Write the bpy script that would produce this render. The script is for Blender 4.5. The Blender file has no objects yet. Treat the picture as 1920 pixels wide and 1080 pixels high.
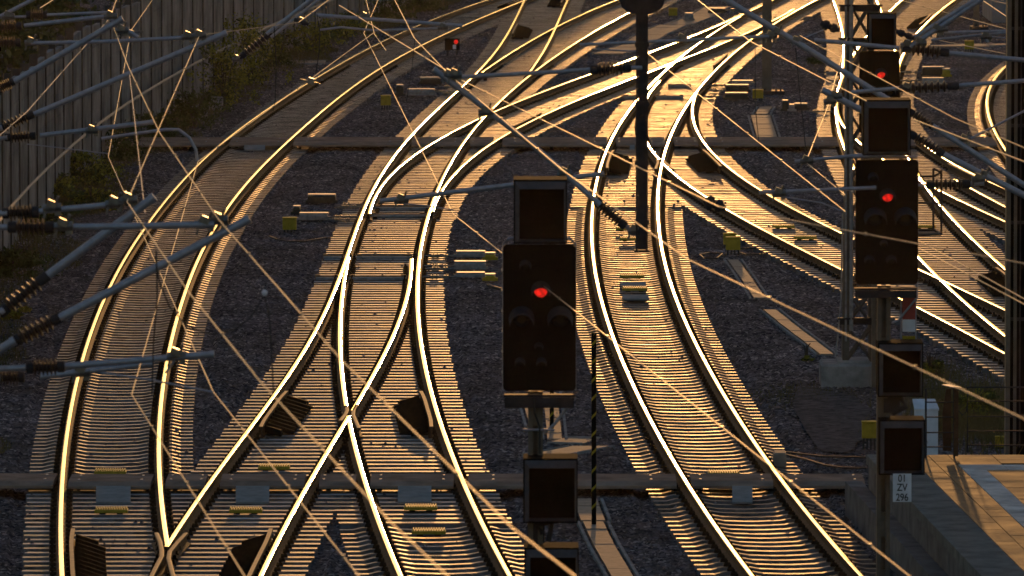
import bpy, math, random
import numpy as np
from mathutils import Vector, Matrix
R = math.radians
random.seed(7); rng = np.random.default_rng(7)
C = bpy.context.scene.collection
S = bpy.context.scene
# ------------------------------------------------------------------ camera
H = 13.2; F = 16350.0; PITCH = math.atan(1253/F)
cam = bpy.data.cameras.new('camera'); co = bpy.data.objects.new('camera', cam); C.objects.link(co)
cam.sensor_width = 36; cam.lens = F/1920*36; cam.clip_start = 1; cam.clip_end = 6000
co.location = (0, 0, H); co.rotation_euler = (math.pi/2-PITCH, 0, 0)
cam.dof.use_dof = True; cam.dof.focus_distance = 165; cam.dof.aperture_fstop = 7.0
S.camera = co
# ------------------------------------------------------------------ light
SUN_EL, SUN_AZ = 3.0, 0.9
w = bpy.data.worlds.new('World'); S.world = w; w.use_nodes = True
nt = w.node_tree; bg = nt.nodes['Background']
sky = nt.nodes.new('ShaderNodeTexSky'); sky.sky_type = 'NISHITA'; sky.sun_disc = False
sky.sun_elevation = R(SUN_EL); sky.sun_rotation = R(SUN_AZ); sky.dust_density = 1.0; sky.ozone_density = 1.7
nt.links.new(sky.outputs[0], bg.inputs[0]); bg.inputs[1].default_value = 0.15
sl = bpy.data.lights.new('sun', 'SUN'); so = bpy.data.objects.new('sun', sl); C.objects.link(so)
sl.energy = 1.0; sl.angle = R(0.53); sl.color = (1.0, 0.48, 0.15)
sd = Vector((math.sin(R(SUN_AZ))*math.cos(R(SUN_EL)), math.cos(R(SUN_AZ))*math.cos(R(SUN_EL)), math.sin(R(SUN_EL))))
so.rotation_euler = sd.to_track_quat('Z', 'Y').to_euler()
S.view_settings.view_transform = 'Standard'; S.view_settings.look = 'None'
S.view_settings.exposure = 0.56; S.view_settings.gamma = 1
# ------------------------------------------------------------------ pixel -> world
cp, sp = math.cos(PITCH), math.sin(PITCH)
def ray(x, y):
    a, b = (x-960)/F, (540-y)/F
    return (a, cp+b*sp, -sp+b*cp)
def P(x, y, z):
    d = ray(x, y); t = (z-H)/d[2]
    return Vector((d[0]*t, d[1]*t, z))
def PY(x, y, Y):
    d = ray(x, y); t = Y/d[1]
    return Vector((d[0]*t, Y, H+d[2]*t))
def yY(y, z=0.0): return P(960, y, z).y
# ------------------------------------------------------------------ materials
MT = {}
def mat(name, col, rough=.6, metal=0., var=.0, vscale=4., bump=0., bscale=30., spec=.5, emit=None, es=0, col2=None, rvar=0.):
    m = bpy.data.materials.new(name); m.use_nodes = True; n = m.node_tree; b = n.nodes['Principled BSDF']
    b.inputs['Base Color'].default_value = (*col, 1); b.inputs['Roughness'].default_value = rough
    b.inputs['Metallic'].default_value = metal; b.inputs['Specular IOR Level'].default_value = spec
    tc = n.nodes.new('ShaderNodeNewGeometry')
    if var or col2:
        nz = n.nodes.new('ShaderNodeTexNoise'); nz.inputs['Scale'].default_value = vscale; nz.inputs['Detail'].default_value = 6
        nz.inputs['Roughness'].default_value = .65
        n.links.new(tc.outputs['Position'], nz.inputs['Vector'])
        rp = n.nodes.new('ShaderNodeValToRGB'); n.links.new(nz.outputs['Fac'], rp.inputs[0])
        c2 = col2 if col2 else tuple(min(1, c*(1+var)) for c in col)
        c1 = col if col2 else tuple(c*(1-var) for c in col)
        rp.color_ramp.elements[0].position = .35; rp.color_ramp.elements[1].position = .65
        rp.color_ramp.elements[0].color = (*c1, 1); rp.color_ramp.elements[1].color = (*c2, 1)
        n.links.new(rp.outputs[0], b.inputs['Base Color'])
        if rvar:
            mr = n.nodes.new('ShaderNodeMapRange'); n.links.new(nz.outputs['Fac'], mr.inputs[0])
            mr.inputs[1].default_value = .3; mr.inputs[2].default_value = .7
            mr.inputs[3].default_value = rough-rvar; mr.inputs[4].default_value = rough+rvar
            n.links.new(mr.outputs[0], b.inputs['Roughness'])
    if bump:
        n2 = n.nodes.new('ShaderNodeTexNoise'); n2.inputs['Scale'].default_value = bscale; n2.inputs['Detail'].default_value = 4
        n.links.new(tc.outputs['Position'], n2.inputs['Vector'])
        bp = n.nodes.new('ShaderNodeBump'); bp.inputs['Strength'].default_value = bump; bp.inputs['Distance'].default_value = .01
        n.links.new(n2.outputs['Fac'], bp.inputs['Height']); n.links.new(bp.outputs[0], b.inputs['Normal'])
    if emit:
        b.inputs['Emission Color'].default_value = (*emit, 1); b.inputs['Emission Strength'].default_value = es
    MT[name] = m
    return m
mat('railhead', (.235,.195,.155), .14, 1.0, var=.2, vscale=2.5, rvar=.03)
mat('railbody', (.075,.040,.024), .8, 0, var=.35, vscale=6, spec=.1)
mat('switchsteel', (.26,.15,.085), .7, .0, var=.25, vscale=7, spec=.2)
mat('sleeper', (.29,.27,.275), .46, 0, var=.6, vscale=1.7, rvar=.08, bump=.2, bscale=60, spec=.008)
mat('sleeperold', (.20,.17,.155), .48, 0, var=.5, vscale=1.7, rvar=.08, bump=.2, bscale=60, spec=.005)  # shade over track F put into a darker sleeper colour
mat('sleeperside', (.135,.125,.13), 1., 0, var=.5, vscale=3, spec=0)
mat('hood', (.032,.030,.034), .9, 0, var=.2, vscale=5, spec=.05)
mat('pathsoil', (.088,.08,.082), 1., 0, var=.5, vscale=7, spec=0)
mat('fastening', (.03,.02,.014), 1., 0, var=.3, vscale=9, spec=.02)
mat('ballast', (.115,.105,.118), 1., 0, var=.75, vscale=16, spec=.0)
mat('soil', (.075,.068,.072), 1., 0, var=.35, vscale=1.2, spec=.0)
mat('slab', (.25,.175,.14), 1., 0, var=.3, vscale=1.5, spec=.0, bump=.15, bscale=40)
mat('plate', (.25,.24,.24), 1., .0, var=.15, vscale=5, spec=.0)
mat('galv', (.31,.31,.37), .55, .6, var=.15, vscale=12)
mat('darksteel', (.035,.032,.038), .7, .0, var=.3, vscale=6, spec=.1)
mat('maststeel', (.10,.085,.075), .55, .4, var=.25, vscale=4)
mat('insulator', (.035,.02,.016), .5, 0, var=.3, vscale=14, spec=.3)
mat('clampmetal', (.16,.15,.145), .4, .7, var=.3, vscale=14)
mat('lidmetal', (.25,.24,.23), .55, .5, var=.3, vscale=8)
mat('copper', (.38,.30,.22), .5, 1.0)
mat('cable', (.015,.014,.016), .7)
mat('black', (.008,.0065,.006), .95, 0, var=.3, vscale=5, spec=.03)
mat('blackgrey', (.075,.070,.080), .9, 0, var=.2, vscale=5, spec=.05)
mat('redlamp', (.3,.005,.005), .3, 0, emit=(1.0,.02,.012), es=.42)
mat('lens', (.012,.012,.014), .15)
mat('white', (.60,.61,.70), .7, 0, var=.1, vscale=5, spec=.2)
mat('redpaint', (.32,.035,.025), .55, 0, var=.15, vscale=5)
mat('yellow', (.33,.24,.025), .8, 0, var=.2, vscale=8, spec=.1)
mat('balise', (.36,.25,.03), .6, 0, var=.2, vscale=12, spec=.1)
mat('greybox', (.24,.23,.235), .8, .0, var=.3, vscale=9, spec=.05)
mat('greenbox', (.045,.045,.04), .8, .0, var=.2, vscale=9, spec=.1)
mat('concrete', (.24,.23,.235), 1., 0, var=.3, vscale=3, bump=.2, bscale=30, spec=0)
mat('trough', (.25,.20,.17), .8, 0, var=.2, vscale=5, spec=.05)
mat('barrier', (.20,.19,.195), 1., 0, var=.4, vscale=.8, spec=.0)
mat('barrierpost', (.065,.06,.06), .8, .0, var=.3, vscale=2, spec=.05)
mat('barriercap', (.20,.19,.19), .7, 0, var=.2, vscale=3)
mat('leafdark', (.07,.08,.03), .9, 0, var=.5, vscale=2.0, spec=.0)
mat('leaflight', (.20,.20,.04), .9, 0, var=.4, vscale=2.0, spec=.0)
mat('leafyellow', (.20,.15,.02), .7, 0, var=.4, vscale=2.0, spec=.2)
mat('grassblade', (.075,.075,.022), .8, 0, var=.5, vscale=1.0, spec=.2, col2=(.13,.10,.045))
mat('bark', (.06,.045,.035), .9, 0, var=.3, vscale=8)
mat('paving', (.10,.07,.05), .7, 0, var=.4, vscale=1.6, rvar=.1, col2=(.165,.115,.08), spec=.02)
mat('edge', (.17,.165,.16), 1., 0, var=.25, vscale=3, spec=.0)
mat('guide', (.50,.48,.48), 1., 0, var=.35, vscale=2.2, spec=.0)
mat('wallpanel', (.17,.155,.155), 1., 0, var=.25, vscale=2.5, spec=0)
mat('ink', (.03,.03,.04), .7)
mat('plaster', (.16,.17,.20), .8, 0, var=.2, vscale=1)
n = MT['ballast'].node_tree; b = n.nodes['Principled BSDF']; vo = n.nodes.new('ShaderNodeTexVoronoi'); vo.inputs['Scale'].default_value = 15
gp = n.nodes.new('ShaderNodeNewGeometry'); n.links.new(gp.outputs['Position'], vo.inputs['Vector'])
sr = n.nodes.new('ShaderNodeSeparateColor'); n.links.new(vo.outputs['Color'], sr.inputs[0])
cr = n.nodes.new('ShaderNodeValToRGB'); n.links.new(sr.outputs[0], cr.inputs[0]); e = cr.color_ramp.elements
e[0].color = (.035,.032,.037,1); e[1].color = (.34,.31,.30,1); e.new(.55).color = (.112,.101,.100,1); e.new(.88).color = (.16,.145,.16,1)
mx = n.nodes.new('ShaderNodeMix'); mx.data_type = 'RGBA'; mx.blend_type = 'MULTIPLY'; mx.inputs[0].default_value = .55
n2 = n.nodes.new('ShaderNodeTexNoise'); n2.inputs['Scale'].default_value = .45; n2.inputs['Detail'].default_value = 5; n.links.new(gp.outputs['Position'], n2.inputs['Vector'])
c2 = n.nodes.new('ShaderNodeValToRGB'); n.links.new(n2.outputs['Fac'], c2.inputs[0]); c2.color_ramp.elements[0].position = .35; c2.color_ramp.elements[1].position = .65
c2.color_ramp.elements[0].color = (.55,.50,.48,1); c2.color_ramp.elements[1].color = (1.25,1.2,1.25,1)
n.links.new(cr.outputs[0], mx.inputs[6]); n.links.new(c2.outputs[0], mx.inputs[7]); n.links.new(mx.outputs[2], b.inputs['Base Color'])
n = MT['redlamp'].node_tree; b = n.nodes['Principled BSDF']; nz = n.nodes.new('ShaderNodeTexVoronoi'); nz.inputs['Scale'].default_value = 22
gp = n.nodes.new('ShaderNodeNewGeometry'); n.links.new(gp.outputs['Position'], nz.inputs['Vector']); mr = n.nodes.new('ShaderNodeMapRange')
n.links.new(nz.outputs['Distance'], mr.inputs[0]); mr.inputs[2].default_value = .75; mr.inputs[3].default_value = .85; mr.inputs[4].default_value = .22; n.links.new(mr.outputs[0], b.inputs['Emission Strength'])
# ------------------------------------------------------------------ mesh builder
class MB:
    def __init__(s): s.v = []; s.f = []; s.m = []
    def add(s, vs, fs, m=0):
        o = len(s.v); s.v += [tuple(p) for p in vs]
        s.f += [tuple(i+o for i in q) for q in fs]; s.m += [m]*len(fs)
    def hexa(s, p, m=0):
        s.add(p, [(0,3,2,1),(4,5,6,7),(0,1,5,4),(1,2,6,5),(2,3,7,6),(3,0,4,7)], m)
    def box(s, c, d, m=0, rz=0, rx=0, ry=0, taper=1.):
        x, y, z = d[0]/2, d[1]/2, d[2]/2; M = Matrix.Rotation(rz,3,'Z') @ Matrix.Rotation(rx,3,'X') @ Matrix.Rotation(ry,3,'Y')
        q = [(-x,-y,-z),(x,-y,-z),(x,y,-z),(-x,y,-z)]+[(-x*taper,-y*taper,z),(x*taper,-y*taper,z),(x*taper,y*taper,z),(-x*taper,y*taper,z)]
        s.hexa([M @ Vector(a)+Vector(c) for a in q], m)
    def bevbox(s, c, d, b, m=0):     # box whose top edges are chamfered
        x, y, z = d[0]/2, d[1]/2, d[2]/2; c = Vector(c)
        r = lambda X, Y, Z: [c+Vector(a) for a in ((-X,-Y,Z),(X,-Y,Z),(X,Y,Z),(-X,Y,Z))]
        vs = r(x,y,-z)+r(x,y,z-b)+r(x-b,y-b,z)
        fs = [(0,3,2,1),(8,9,10,11)]+[(i,(i+1)%4,(i+1)%4+4,i+4) for i in range(4)]+[(i+4,(i+1)%4+4,(i+1)%4+8,i+8) for i in range(4)]
        s.add(vs, fs, m)
    def tube(s, pts, r, n=8, m=0, rs=None):
        pts = [Vector(p) for p in pts]; k = len(pts); rings = []
        for i, p in enumerate(pts):
            t = (pts[min(i+1,k-1)]-pts[max(i-1,0)]).normalized()
            a = Vector((0,0,1)) if abs(t.z) < .9 else Vector((1,0,0))
            u = t.cross(a).normalized(); v = t.cross(u).normalized(); rr = rs[i] if rs else r
            rings.append([p+rr*(math.cos(2*math.pi*j/n)*u+math.sin(2*math.pi*j/n)*v) for j in range(n)])
        vs = [q for g in rings for q in g]
        fs = [(i*n+j, i*n+(j+1)%n, (i+1)*n+(j+1)%n, (i+1)*n+j) for i in range(k-1) for j in range(n)]
        fs += [tuple(range(n))[::-1], tuple((k-1)*n+j for j in range(n))]
        s.add(vs, fs, m)
    def lathe(s, p0, p1, prof, n=12, m=0):
        p0, p1 = Vector(p0), Vector(p1); pts = [p0.lerp(p1, t) for t, r in prof]; d = (p1-p0).normalized()
        a = Vector((0,0,1)) if abs(d.z) < .9 else Vector((1,0,0)); u = d.cross(a).normalized(); v = d.cross(u).normalized(); k = len(pts)
        vs = [q+prof[i][1]*(math.cos(2*math.pi*j/n)*u+math.sin(2*math.pi*j/n)*v) for i, q in enumerate(pts) for j in range(n)]
        fs = [(i*n+j, i*n+(j+1)%n, (i+1)*n+(j+1)%n, (i+1)*n+j) for i in range(k-1) for j in range(n)]
        fs += [tuple(range(n))[::-1], tuple((k-1)*n+j for j in range(n))]
        s.add(vs, fs, m)
    def prism(s, poly, off, m=0):    # poly: list of 3D points, extruded by off
        k = len(poly); off = Vector(off); vs = [Vector(p) for p in poly]+[Vector(p)+off for p in poly]
        fs = [tuple(range(k))[::-1], tuple(range(k, 2*k))]+[(i,(i+1)%k,(i+1)%k+k,i+k) for i in range(k)]
        s.add(vs, fs, m)
    def build(s, name, mats, parent=None, smooth=False, org=None):
        me = bpy.data.meshes.new(name); o3 = Vector((0,0,0))
        if parent is not None:
            q = parent
            while q is not None: o3 += q.location; q = q.parent
        if org is not None: o3 = o3+Vector(org)
        vs = [(a-o3.x, b-o3.y, c-o3.z) for a, b, c in s.v]
        me.from_pydata(vs, [], s.f); me.update()
        if isinstance(mats, str): mats = [mats]
        for q in mats: me.materials.append(MT[q])
        me.polygons.foreach_set('material_index', s.m)
        if smooth: me.polygons.foreach_set('use_smooth', [True]*len(s.f))
        o = bpy.data.objects.new(name, me); C.objects.link(o)
        if parent is not None: o.parent = parent
        if org is not None: o.location = org
        return o
def tag(o, label=None, cat=None, group=None, kind=None):
    if label: o['label'] = label
    if cat: o['category'] = cat
    if group: o['group'] = group
    if kind: o['kind'] = kind
    return o
def thing(name, loc, label, cat, group=None):
    o = bpy.data.objects.new(name, None); C.objects.link(o); o.location = loc; o.empty_display_size = .3
    return tag(o, label, cat, group)
def part(mb, name, mats, parent, label=None, kind=None, smooth=False):
    o = mb.build(name, mats, parent, smooth)
    if label: o['label'] = label
    if kind: o['kind'] = kind
    return o
# ------------------------------------------------------------------ rails: traced lines, smoothed in world space
RAILS = {
'AL': [(912,0),(860,18),(773,52),(707,81),(640,118),(573,160),(500,203),(430,258),(370,303),(326,359),(300,393),(263,437),(230,487),(200,547),(177,607),(157,667),(143,717),(135,753),(125,810),(117,887),(115,960),(116,1080)],
'AR': [(977,2),(920,26),(866,50),(773,92),(707,130),(640,178),(567,242),(533,273),(483,317),(446,359),(420,400),(400,433),(380,467),(358,510),(345,560),(328,610),(317,660),(307,716),(300,760),(298,803),(298,880),(305,953),(314,1022)],
'D1L': [(985,0),(972,19),(961,41),(955,56),(945,75),(930,95),(912,117),(895,136),(877,154),(860,166),(807,213),(772,251),(755,275),(740,291),(727,306),(714,327),(702,349),(692,368),(685,385),(680,400),(670,421),(661,446),(654,470),(648,488),(639,511),(630,535),(600,607),(567,660),(533,718),(511,747),(463,810),(400,887),(365,940),(316,1024)],
'D2L': [(1155,0),(1130,10),(1105,21),(1060,41),(1037,52),(1022,60),(997,75),(972,91),(947,106),(922,121),(902,135)],
'D1R': [(1066,0),(1055,15),(1048,31),(1042,50),(1035,67),(1026,85),(1015,104),(1001,122),(991,136)],
'D2R': [(1218,4),(1186,20),(1155,37),(1117,56),(1080,80),(1047,101),(1022,119),(1000,135),(985,146),(970,160),(955,174),(937,190),(917,209),(906,219),(897,230),(880,252),(865,272),(852,292),(841,312),(832,330),(824,346),(817,362),(811,383),(804,406),(797,422),(792,438),(789,462),(786,481),(784,500),(783,535),(784,593),(790,643),(803,719),(820,773),(840,830),(860,880),(880,930),(907,987),(933,1037),(957,1080)],
'EL': [(1449,0),(1427,10),(1390,27),(1360,41),(1320,58),(1275,77),(1217,99),(1190,109),(1142,126),(1100,141),(1060,155),(1022,169),(985,184),(947,200),(919,212),(892,224),(860,241),(829,257),(810,269),(791,280),(772,294),(755,307),(737,322),(722,337),(710,355),(702,370),(697,386),(694,400)],
'ER': [(1487,16),(1447,40),(1429,49),(1392,65),(1330,90),(1280,110),(1255,120),(1215,135),(1182,149),(1151,160),(1120,173),(1100,180),(1072,192),(1041,205),(1010,219),(985,231),(960,245),(930,262),(900,282),(872,307),(855,324),(839,341),(828,356),(818,376),(811,396)],
'FL': [(1390,30),(1357,48),(1324,70),(1305,85),(1280,104),(1255,126),(1228,150),(1212,168),(1192,189),(1178,208),(1168,225),(1155,244),(1147,260),(1139,277),(1131,295),(1126,312),(1121,330),(1116,360),(1111,385),(1110,415),(1111,443),(1111,480),(1115,505),(1120,530),(1126,557),(1134,586),(1146,620),(1160,653),(1183,717),(1207,763),(1230,805),(1245,830),(1261,857),(1280,887),(1313,947),(1353,1007),(1413,1078)],
'FR': [(1530,0),(1517,6),(1487,24),(1447,46),(1429,59),(1409,74),(1392,85),(1367,105),(1341,132),(1327,147),(1315,161),(1300,180),(1287,198),(1276,215),(1265,237),(1255,258),(1249,279),(1243,297),(1239,312),(1236,335),(1234,360),(1234,395),(1236,430),(1245,480),(1249,499),(1255,524),(1262,547),(1272,574),(1282,599),(1291,615),(1313,650),(1345,716),(1390,793),(1447,873),(1513,960),(1563,1020),(1617,1078)],
'GL': [(1236,152),(1222,168),(1212,186),(1207,205),(1205,230),(1208,255),(1214,272),(1221,284),(1232,297),(1244,307),(1261,322),(1282,339),(1305,355),(1331,372),(1356,389),(1413,423),(1480,458),(1573,500),(1716,570),(1755,592),(1792,613),(1830,633),(1867,654)],
'GR': [(1306,172),(1302,186),(1299,200),(1299,217),(1302,233),(1308,249),(1316,262),(1325,272),(1339,287),(1353,301),(1390,332),(1420,353),(1443,367),(1493,397),(1573,433),(1726,504),(1755,516),(1782,530),(1817,549),(1849,564),(1880,580)],
'HL': [(1700,-8),(1660,30),(1635,58),(1612,87),(1602,100),(1590,122),(1580,145),(1573,165),(1569,192),(1568,217),(1572,242),(1578,264),(1600,307),(1640,375),(1690,444),(1727,488),(1742,502),(1755,514),(1772,531),(1792,551),(1830,582),(1855,604),(1880,625)],
'HR': [(1788,0),(1762,21),(1741,41),(1723,59),(1713,69),(1694,100),(1687,119),(1680,150),(1678,185),(1680,220),(1687,255),(1703,295),(1722,329),(1740,352),(1756,375),(1770,391),(1792,415),(1830,452),(1855,476),(1880,500)],
'NL': [(1570,190),(1574,212),(1581,232),(1597,260),(1640,292),(1690,316),(1724,332),(1766,356),(1832,390),(1880,414)],
'NR': [(1680,165),(1683,190),(1692,222),(1704,243),(1725,267),(1757,288),(1790,306),(1847,335),(1881,351)],
'OL': [(1790,335),(1817,350),(1848,367),(1880,384)],
'JL': [(1558,-15),(1562,0),(1568,16),(1574,32),(1579,50),(1582,68),(1583,90),(1582,115),(1578,140)],
'JR': [(1640,-15),(1644,0),(1650,16),(1657,33),(1664,50),(1671,67),(1679,90),(1684,115),(1684,135)],
'KL': [(1905,110),(1883,128),(1872,138),(1861,153),(1854,166),(1850,180),(1850,194),(1853,207),(1858,223),(1864,242),(1874,260),(1883,276),(1900,300),(1925,330),(1960,372)],
}
# inner rails below / above their points
RAILS['BR'] = [(768,484),(771,500),(772,515),(768,545),(753,587),(723,653),(690,722),(668,757),(655,778),(640,806),(617,840),(583,895),(547,958),(513,1030),(490,1080)]
RAILS['CL'] = [(655,482),(649,497),(645,515),(643,547),(640,593),(638,640),(639,693),(642,730),(650,765),(655,785),(661,815),(673,863),(687,911),(703,960),(727,1018),(751,1080)]
YN, YFAR = 112.0, 330.0
def smooth_rail(pts, near=True, far=True):
    W = [P(x, y, 0) for x, y in pts]; W.sort(key=lambda p: p.y)
    ys = np.array([p.y for p in W]); xs = np.array([p.x for p in W])
    y0, y1 = ys[0], ys[-1]; n = max(8, int((y1-y0)/1.0)+2); g = np.linspace(y0, y1, n); h = g[1]-g[0]
    A = np.zeros((len(ys), n))
    for i, y in enumerate(ys):
        t = (y-y0)/h; k = min(int(t), n-2); A[i,k] = 1-(t-k); A[i,k+1] = t-k
    wgt = (150.0/ys)**2
    D = np.diff(np.eye(n), 3, axis=0)/h**3
    L = (A.T*wgt) @ A + 3e5*h*(D.T @ D)/10
    x = np.linalg.solve(L+1e-9*np.eye(n), (A.T*wgt) @ xs)
    if near and y0 > YN:
        s = (x[3]-x[0])/(3*h); e = np.arange(YN, y0-.5, 2.0); x = np.concatenate([x[0]+s*(e-y0), x]); g = np.concatenate([e, g])
    if far and y1 < YFAR:
        s = (x[-1]-x[-4])/(3*h); e = np.arange(y1+2, YFAR, 2.0); x = np.concatenate([x, x[-1]+s*(e-y1)]); g = np.concatenate([g, e])
    return g, x
EXT = dict(AL=(1,1),AR=(0,1),D1L=(0,1),D2L=(0,1),D1R=(0,1),D2R=(1,1),EL=(0,1),ER=(0,0),FL=(1,0),FR=(1,1),GL=(1,0),GR=(1,0),HL=(1,1),HR=(1,1),NL=(1,0),NR=(1,0),OL=(1,0),JL=(0,1),JR=(0,1),KL=(1,1),BR=(1,0),CL=(1,0))
RC = {k: smooth_rail(v, *EXT[k]) for k, v in RAILS.items()}
g, x = RC['KL']; dx = np.gradient(x, g); RC['KR'] = (g, x+1.505*np.sqrt(1+dx**2))
g, x = RC['OL']; RC['OR'] = (g, x+1.52)
def RX(k, Y):
    return float(np.interp(Y, RC[k][0], RC[k][1]))
def slope(k, Y): return (RX(k, Y+1)-RX(k, Y-1))/2
PROF = [(-.036,-.014),(-.031,-.0045),(-.016,-.0008),(.016,-.0008),(.031,-.0045),(.036,-.014),(.035,-.040),(.009,-.055),(.009,-.135),(.072,-.158),(.072,-.172),(-.072,-.172),(-.072,-.158),(-.009,-.135),(-.009,-.055),(-.035,-.040)]
def rail_mesh(gx, z0, prof=PROF, headfaces=5):
    mb = MB(); g, x = gx; k = len(prof)
    dx = np.gradient(x, g); vs = []
    for Y, X, d in zip(g, x, dx):
        L = math.sqrt(1+d*d); nx, ny = 1/L, -d/L
        for a, z in prof: vs.append((X+a*nx, Y+a*ny, z+z0))
    fs, ms = [], []
    for i in range(len(g)-1):
        for j in range(k):
            fs.append((i*k+j, i*k+(j+1)%k, (i+1)*k+(j+1)%k, (i+1)*k+j)); ms.append(0 if (1 <= j <= 3 if headfaces == 5 else j < headfaces) else 1)
    fs += [tuple(range(k))[::-1], tuple((len(g)-1)*k+j for j in range(k))]; ms += [1,1]
    mb.add(vs, fs); mb.m = ms
    return mb
# ------------------------------------------------------------------ tracks
TR = {}
def track(key, x, y, label):
    p = P(x, y, -.25); TR[key] = thing('railway_track', p, label, 'railway track', 'railway tracks crossing the yard'); return TR[key]
track('A', 200, 900, 'curving plain track farthest left beside the grassy verge and noise barrier')
track('M', 820, 900, 'track with points curving up the middle, left of the nearest signal')
track('B', 520, 900, 'diverging track crossing from the bottom left corner into the middle points')
track('E', 1000, 230, 'branch leaving the middle points and running to the upper right past the hanging post')
track('F', 1350, 850, 'long curving track between the two signals, glowing brightest near the hanging post')
track('G', 1700, 600, 'track leaving the bright junction and slanting down right behind the lattice mast')
track('H', 1830, 500, 'track behind the right signal that crosses the slanting one near the tall dark mast')
track('N', 1860, 380, 'short visible track branching right above the others toward the tall dark mast')
track('J', 1570, 20, 'track at the top coming down left of the lattice mast into the points')
track('K', 1850, 200, 'tightly curved track at the far right disappearing behind the tall dark mast')
track('O', 1870, 395, 'single rail length with sleepers glimpsed beside the tall dark mast')
RT = dict(AL='A',AR='A',D1L='M',D1R='M',D2L='M',D2R='M',BR='B',CL='M',EL='E',ER='E',FL='F',FR='F',GL='G',GR='G',HL='H',HR='H',NL='N',NR='N',JL='J',JR='J',KL='K',KR='K',OL='O',OR='O')
def clip(gx, y0=None, y1=None):
    g, x = gx; a = g[0] if y0 is None else max(y0, g[0]); b = g[-1] if y1 is None else min(y1, g[-1])
    gg = np.concatenate([[a], g[(g > a+.05) & (g < b-.05)], [b]]); return gg, np.interp(gg, g, x)
def wing(pts):
    W = sorted([P(x, y, 0) for x, y in pts], key=lambda p: p.y)
    return np.array([p.y for p in W]), np.array([p.x for p in W])
pieces = []
for k in RT:
    if k == 'BR':
        pieces += [(k, clip(RC[k], yY(768), None)), (k, clip(RC[k], None, yY(779)))]
    elif k == 'CL':
        pieces += [(k, clip(RC[k], yY(760), None)), (k, clip(RC[k], None, yY(779)))]
    elif k == 'GL':
        pieces += [(k, clip(RC[k], yY(299), None)), (k, clip(RC[k], None, yY(306)))]
    else: pieces.append((k, RC[k]))
pieces += [('BR', wing([(668,757),(663,766),(662,776),(673,801)])), ('CL', wing([(650,763),(651,769),(648,775),(638,788)])),
  ('AL', wing([(293,998),(300,1014),(303,1030),(303,1042),(283,1080),(262,1120)])), ('AR', wing([(349,998),(331,1017),(318,1033),(316,1045),(325,1080),(331,1110)])),
  ('GL', wing([(1232,298),(1234,303),(1229,316)])), ('FR', wing([(1244,299),(1247,303),(1262,316)]))]
nw = len(pieces)-6
for i, (k, gx) in enumerate(pieces):
    z = -.0015*(i % 7)
    part(rail_mesh(gx, z), 'rail' if i < nw else 'wing_rail', ['railhead' if i < nw else 'switchsteel', 'railbody'], TR[RT[k]])
# check rails with the dark ribbed deflector plates beside them
def check(track_key, rail_key, y0, y1, side, plate=True, px=(), w=.46):
    g = np.linspace(yY(y1), yY(y0), 9); x = []
    for i, Y in enumerate(g):
        e = max(0, abs(i-4)-2.5)*.02
        x.append(RX(rail_key, Y)+side*(.075+.045+e+.03))
    x = np.array(x)
    pr = [(-.03,.02),(.03,.02),(.03,-.03),(.008,-.05),(.008,-.14),(.05,-.17),(-.05,-.17),(-.008,-.14),(-.008,-.05),(-.03,-.03)]
    mb = rail_mesh((g, x), 0, pr, 1)
    c = part(mb, 'check_rail', ['switchsteel', 'railbody'], TR[track_key])
    if plate:
        m = MB(); L = g[-1]-g[0]-.5; n = max(3, int(L/.52)); st = L/n
        for i in range(n):      # overlapping slanted steps, highest beside the check rail
            Ya, Yb = g[0]+.45+i*st, g[0]+.45+(i+1)*st-.03
            wi = w*(.6 if i == 0 else (.75 if i == n-1 else 1))
            X0, X1 = np.interp(Ya, g, x)+side*.05, np.interp(Yb, g, x)+side*.05; sk = .45*wi/w
            top = [(X0,Ya,.0),(X0+side*wi,Ya-sk,-.10*wi/w),(X1+side*wi,Yb-sk,-.15*wi/w),(X1,Yb,-.055)]
            bot = [(X0,Ya,-.12),(X0+side*wi,Ya-sk,-.165),(X1+side*wi,Yb-sk,-.165),(X1,Yb,-.12)]
            if side < 0: top, bot = [top[q] for q in (1,0,3,2)], [bot[q] for q in (1,0,3,2)]
            m.hexa(bot+top)
        part(m, 'deflector_plate', 'fastening', c)
check('A','AL',993,1110,1); check('B','BR',993,1110,-1); check('B','D1L',735,802,1); check('M','D2R',735,802,-1)
check('F','FL',283,316,1); check('G','GR',282,313,-1); check('E','ER',212,238,-1,False); check('M','D1L',45,64,1)
check('M','D1R',-14,5,-1); check('H','HR',27,46,-1); check('H','HR',503,545,-1); check('F','FR',100,123,-1,False)
check('N','NR',308,338,-1,False); check('A','AR',-25,8,-1)
# ------------------------------------------------------------------ sleepers
def prof_mesh(name, pr, wt, wb, zb):
    mb = MB(); n = len(pr)
    vs = []
    for x, z in pr: vs += [(x,-wb/2,zb),(x,-wt/2,z),(x,wt/2,z),(x,wb/2,zb)]
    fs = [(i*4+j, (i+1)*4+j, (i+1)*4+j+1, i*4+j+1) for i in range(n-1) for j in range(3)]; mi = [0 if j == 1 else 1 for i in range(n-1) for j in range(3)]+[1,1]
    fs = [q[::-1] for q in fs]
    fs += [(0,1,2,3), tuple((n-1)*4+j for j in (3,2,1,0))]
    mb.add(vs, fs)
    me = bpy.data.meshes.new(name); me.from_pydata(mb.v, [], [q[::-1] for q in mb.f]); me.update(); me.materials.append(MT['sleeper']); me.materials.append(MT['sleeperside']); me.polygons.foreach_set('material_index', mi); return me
B70 = [(-1.3,-.222),(-1.1,-.222),(-.96,-.188),(-.56,-.188),(-.42,-.214),(-.1,-.226),(.1,-.226),(.42,-.214),(.56,-.188),(.96,-.188),(1.1,-.222),(1.3,-.222)]
me70 = prof_mesh('sleeper_recessed', B70, .15, .28, -.42)
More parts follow.
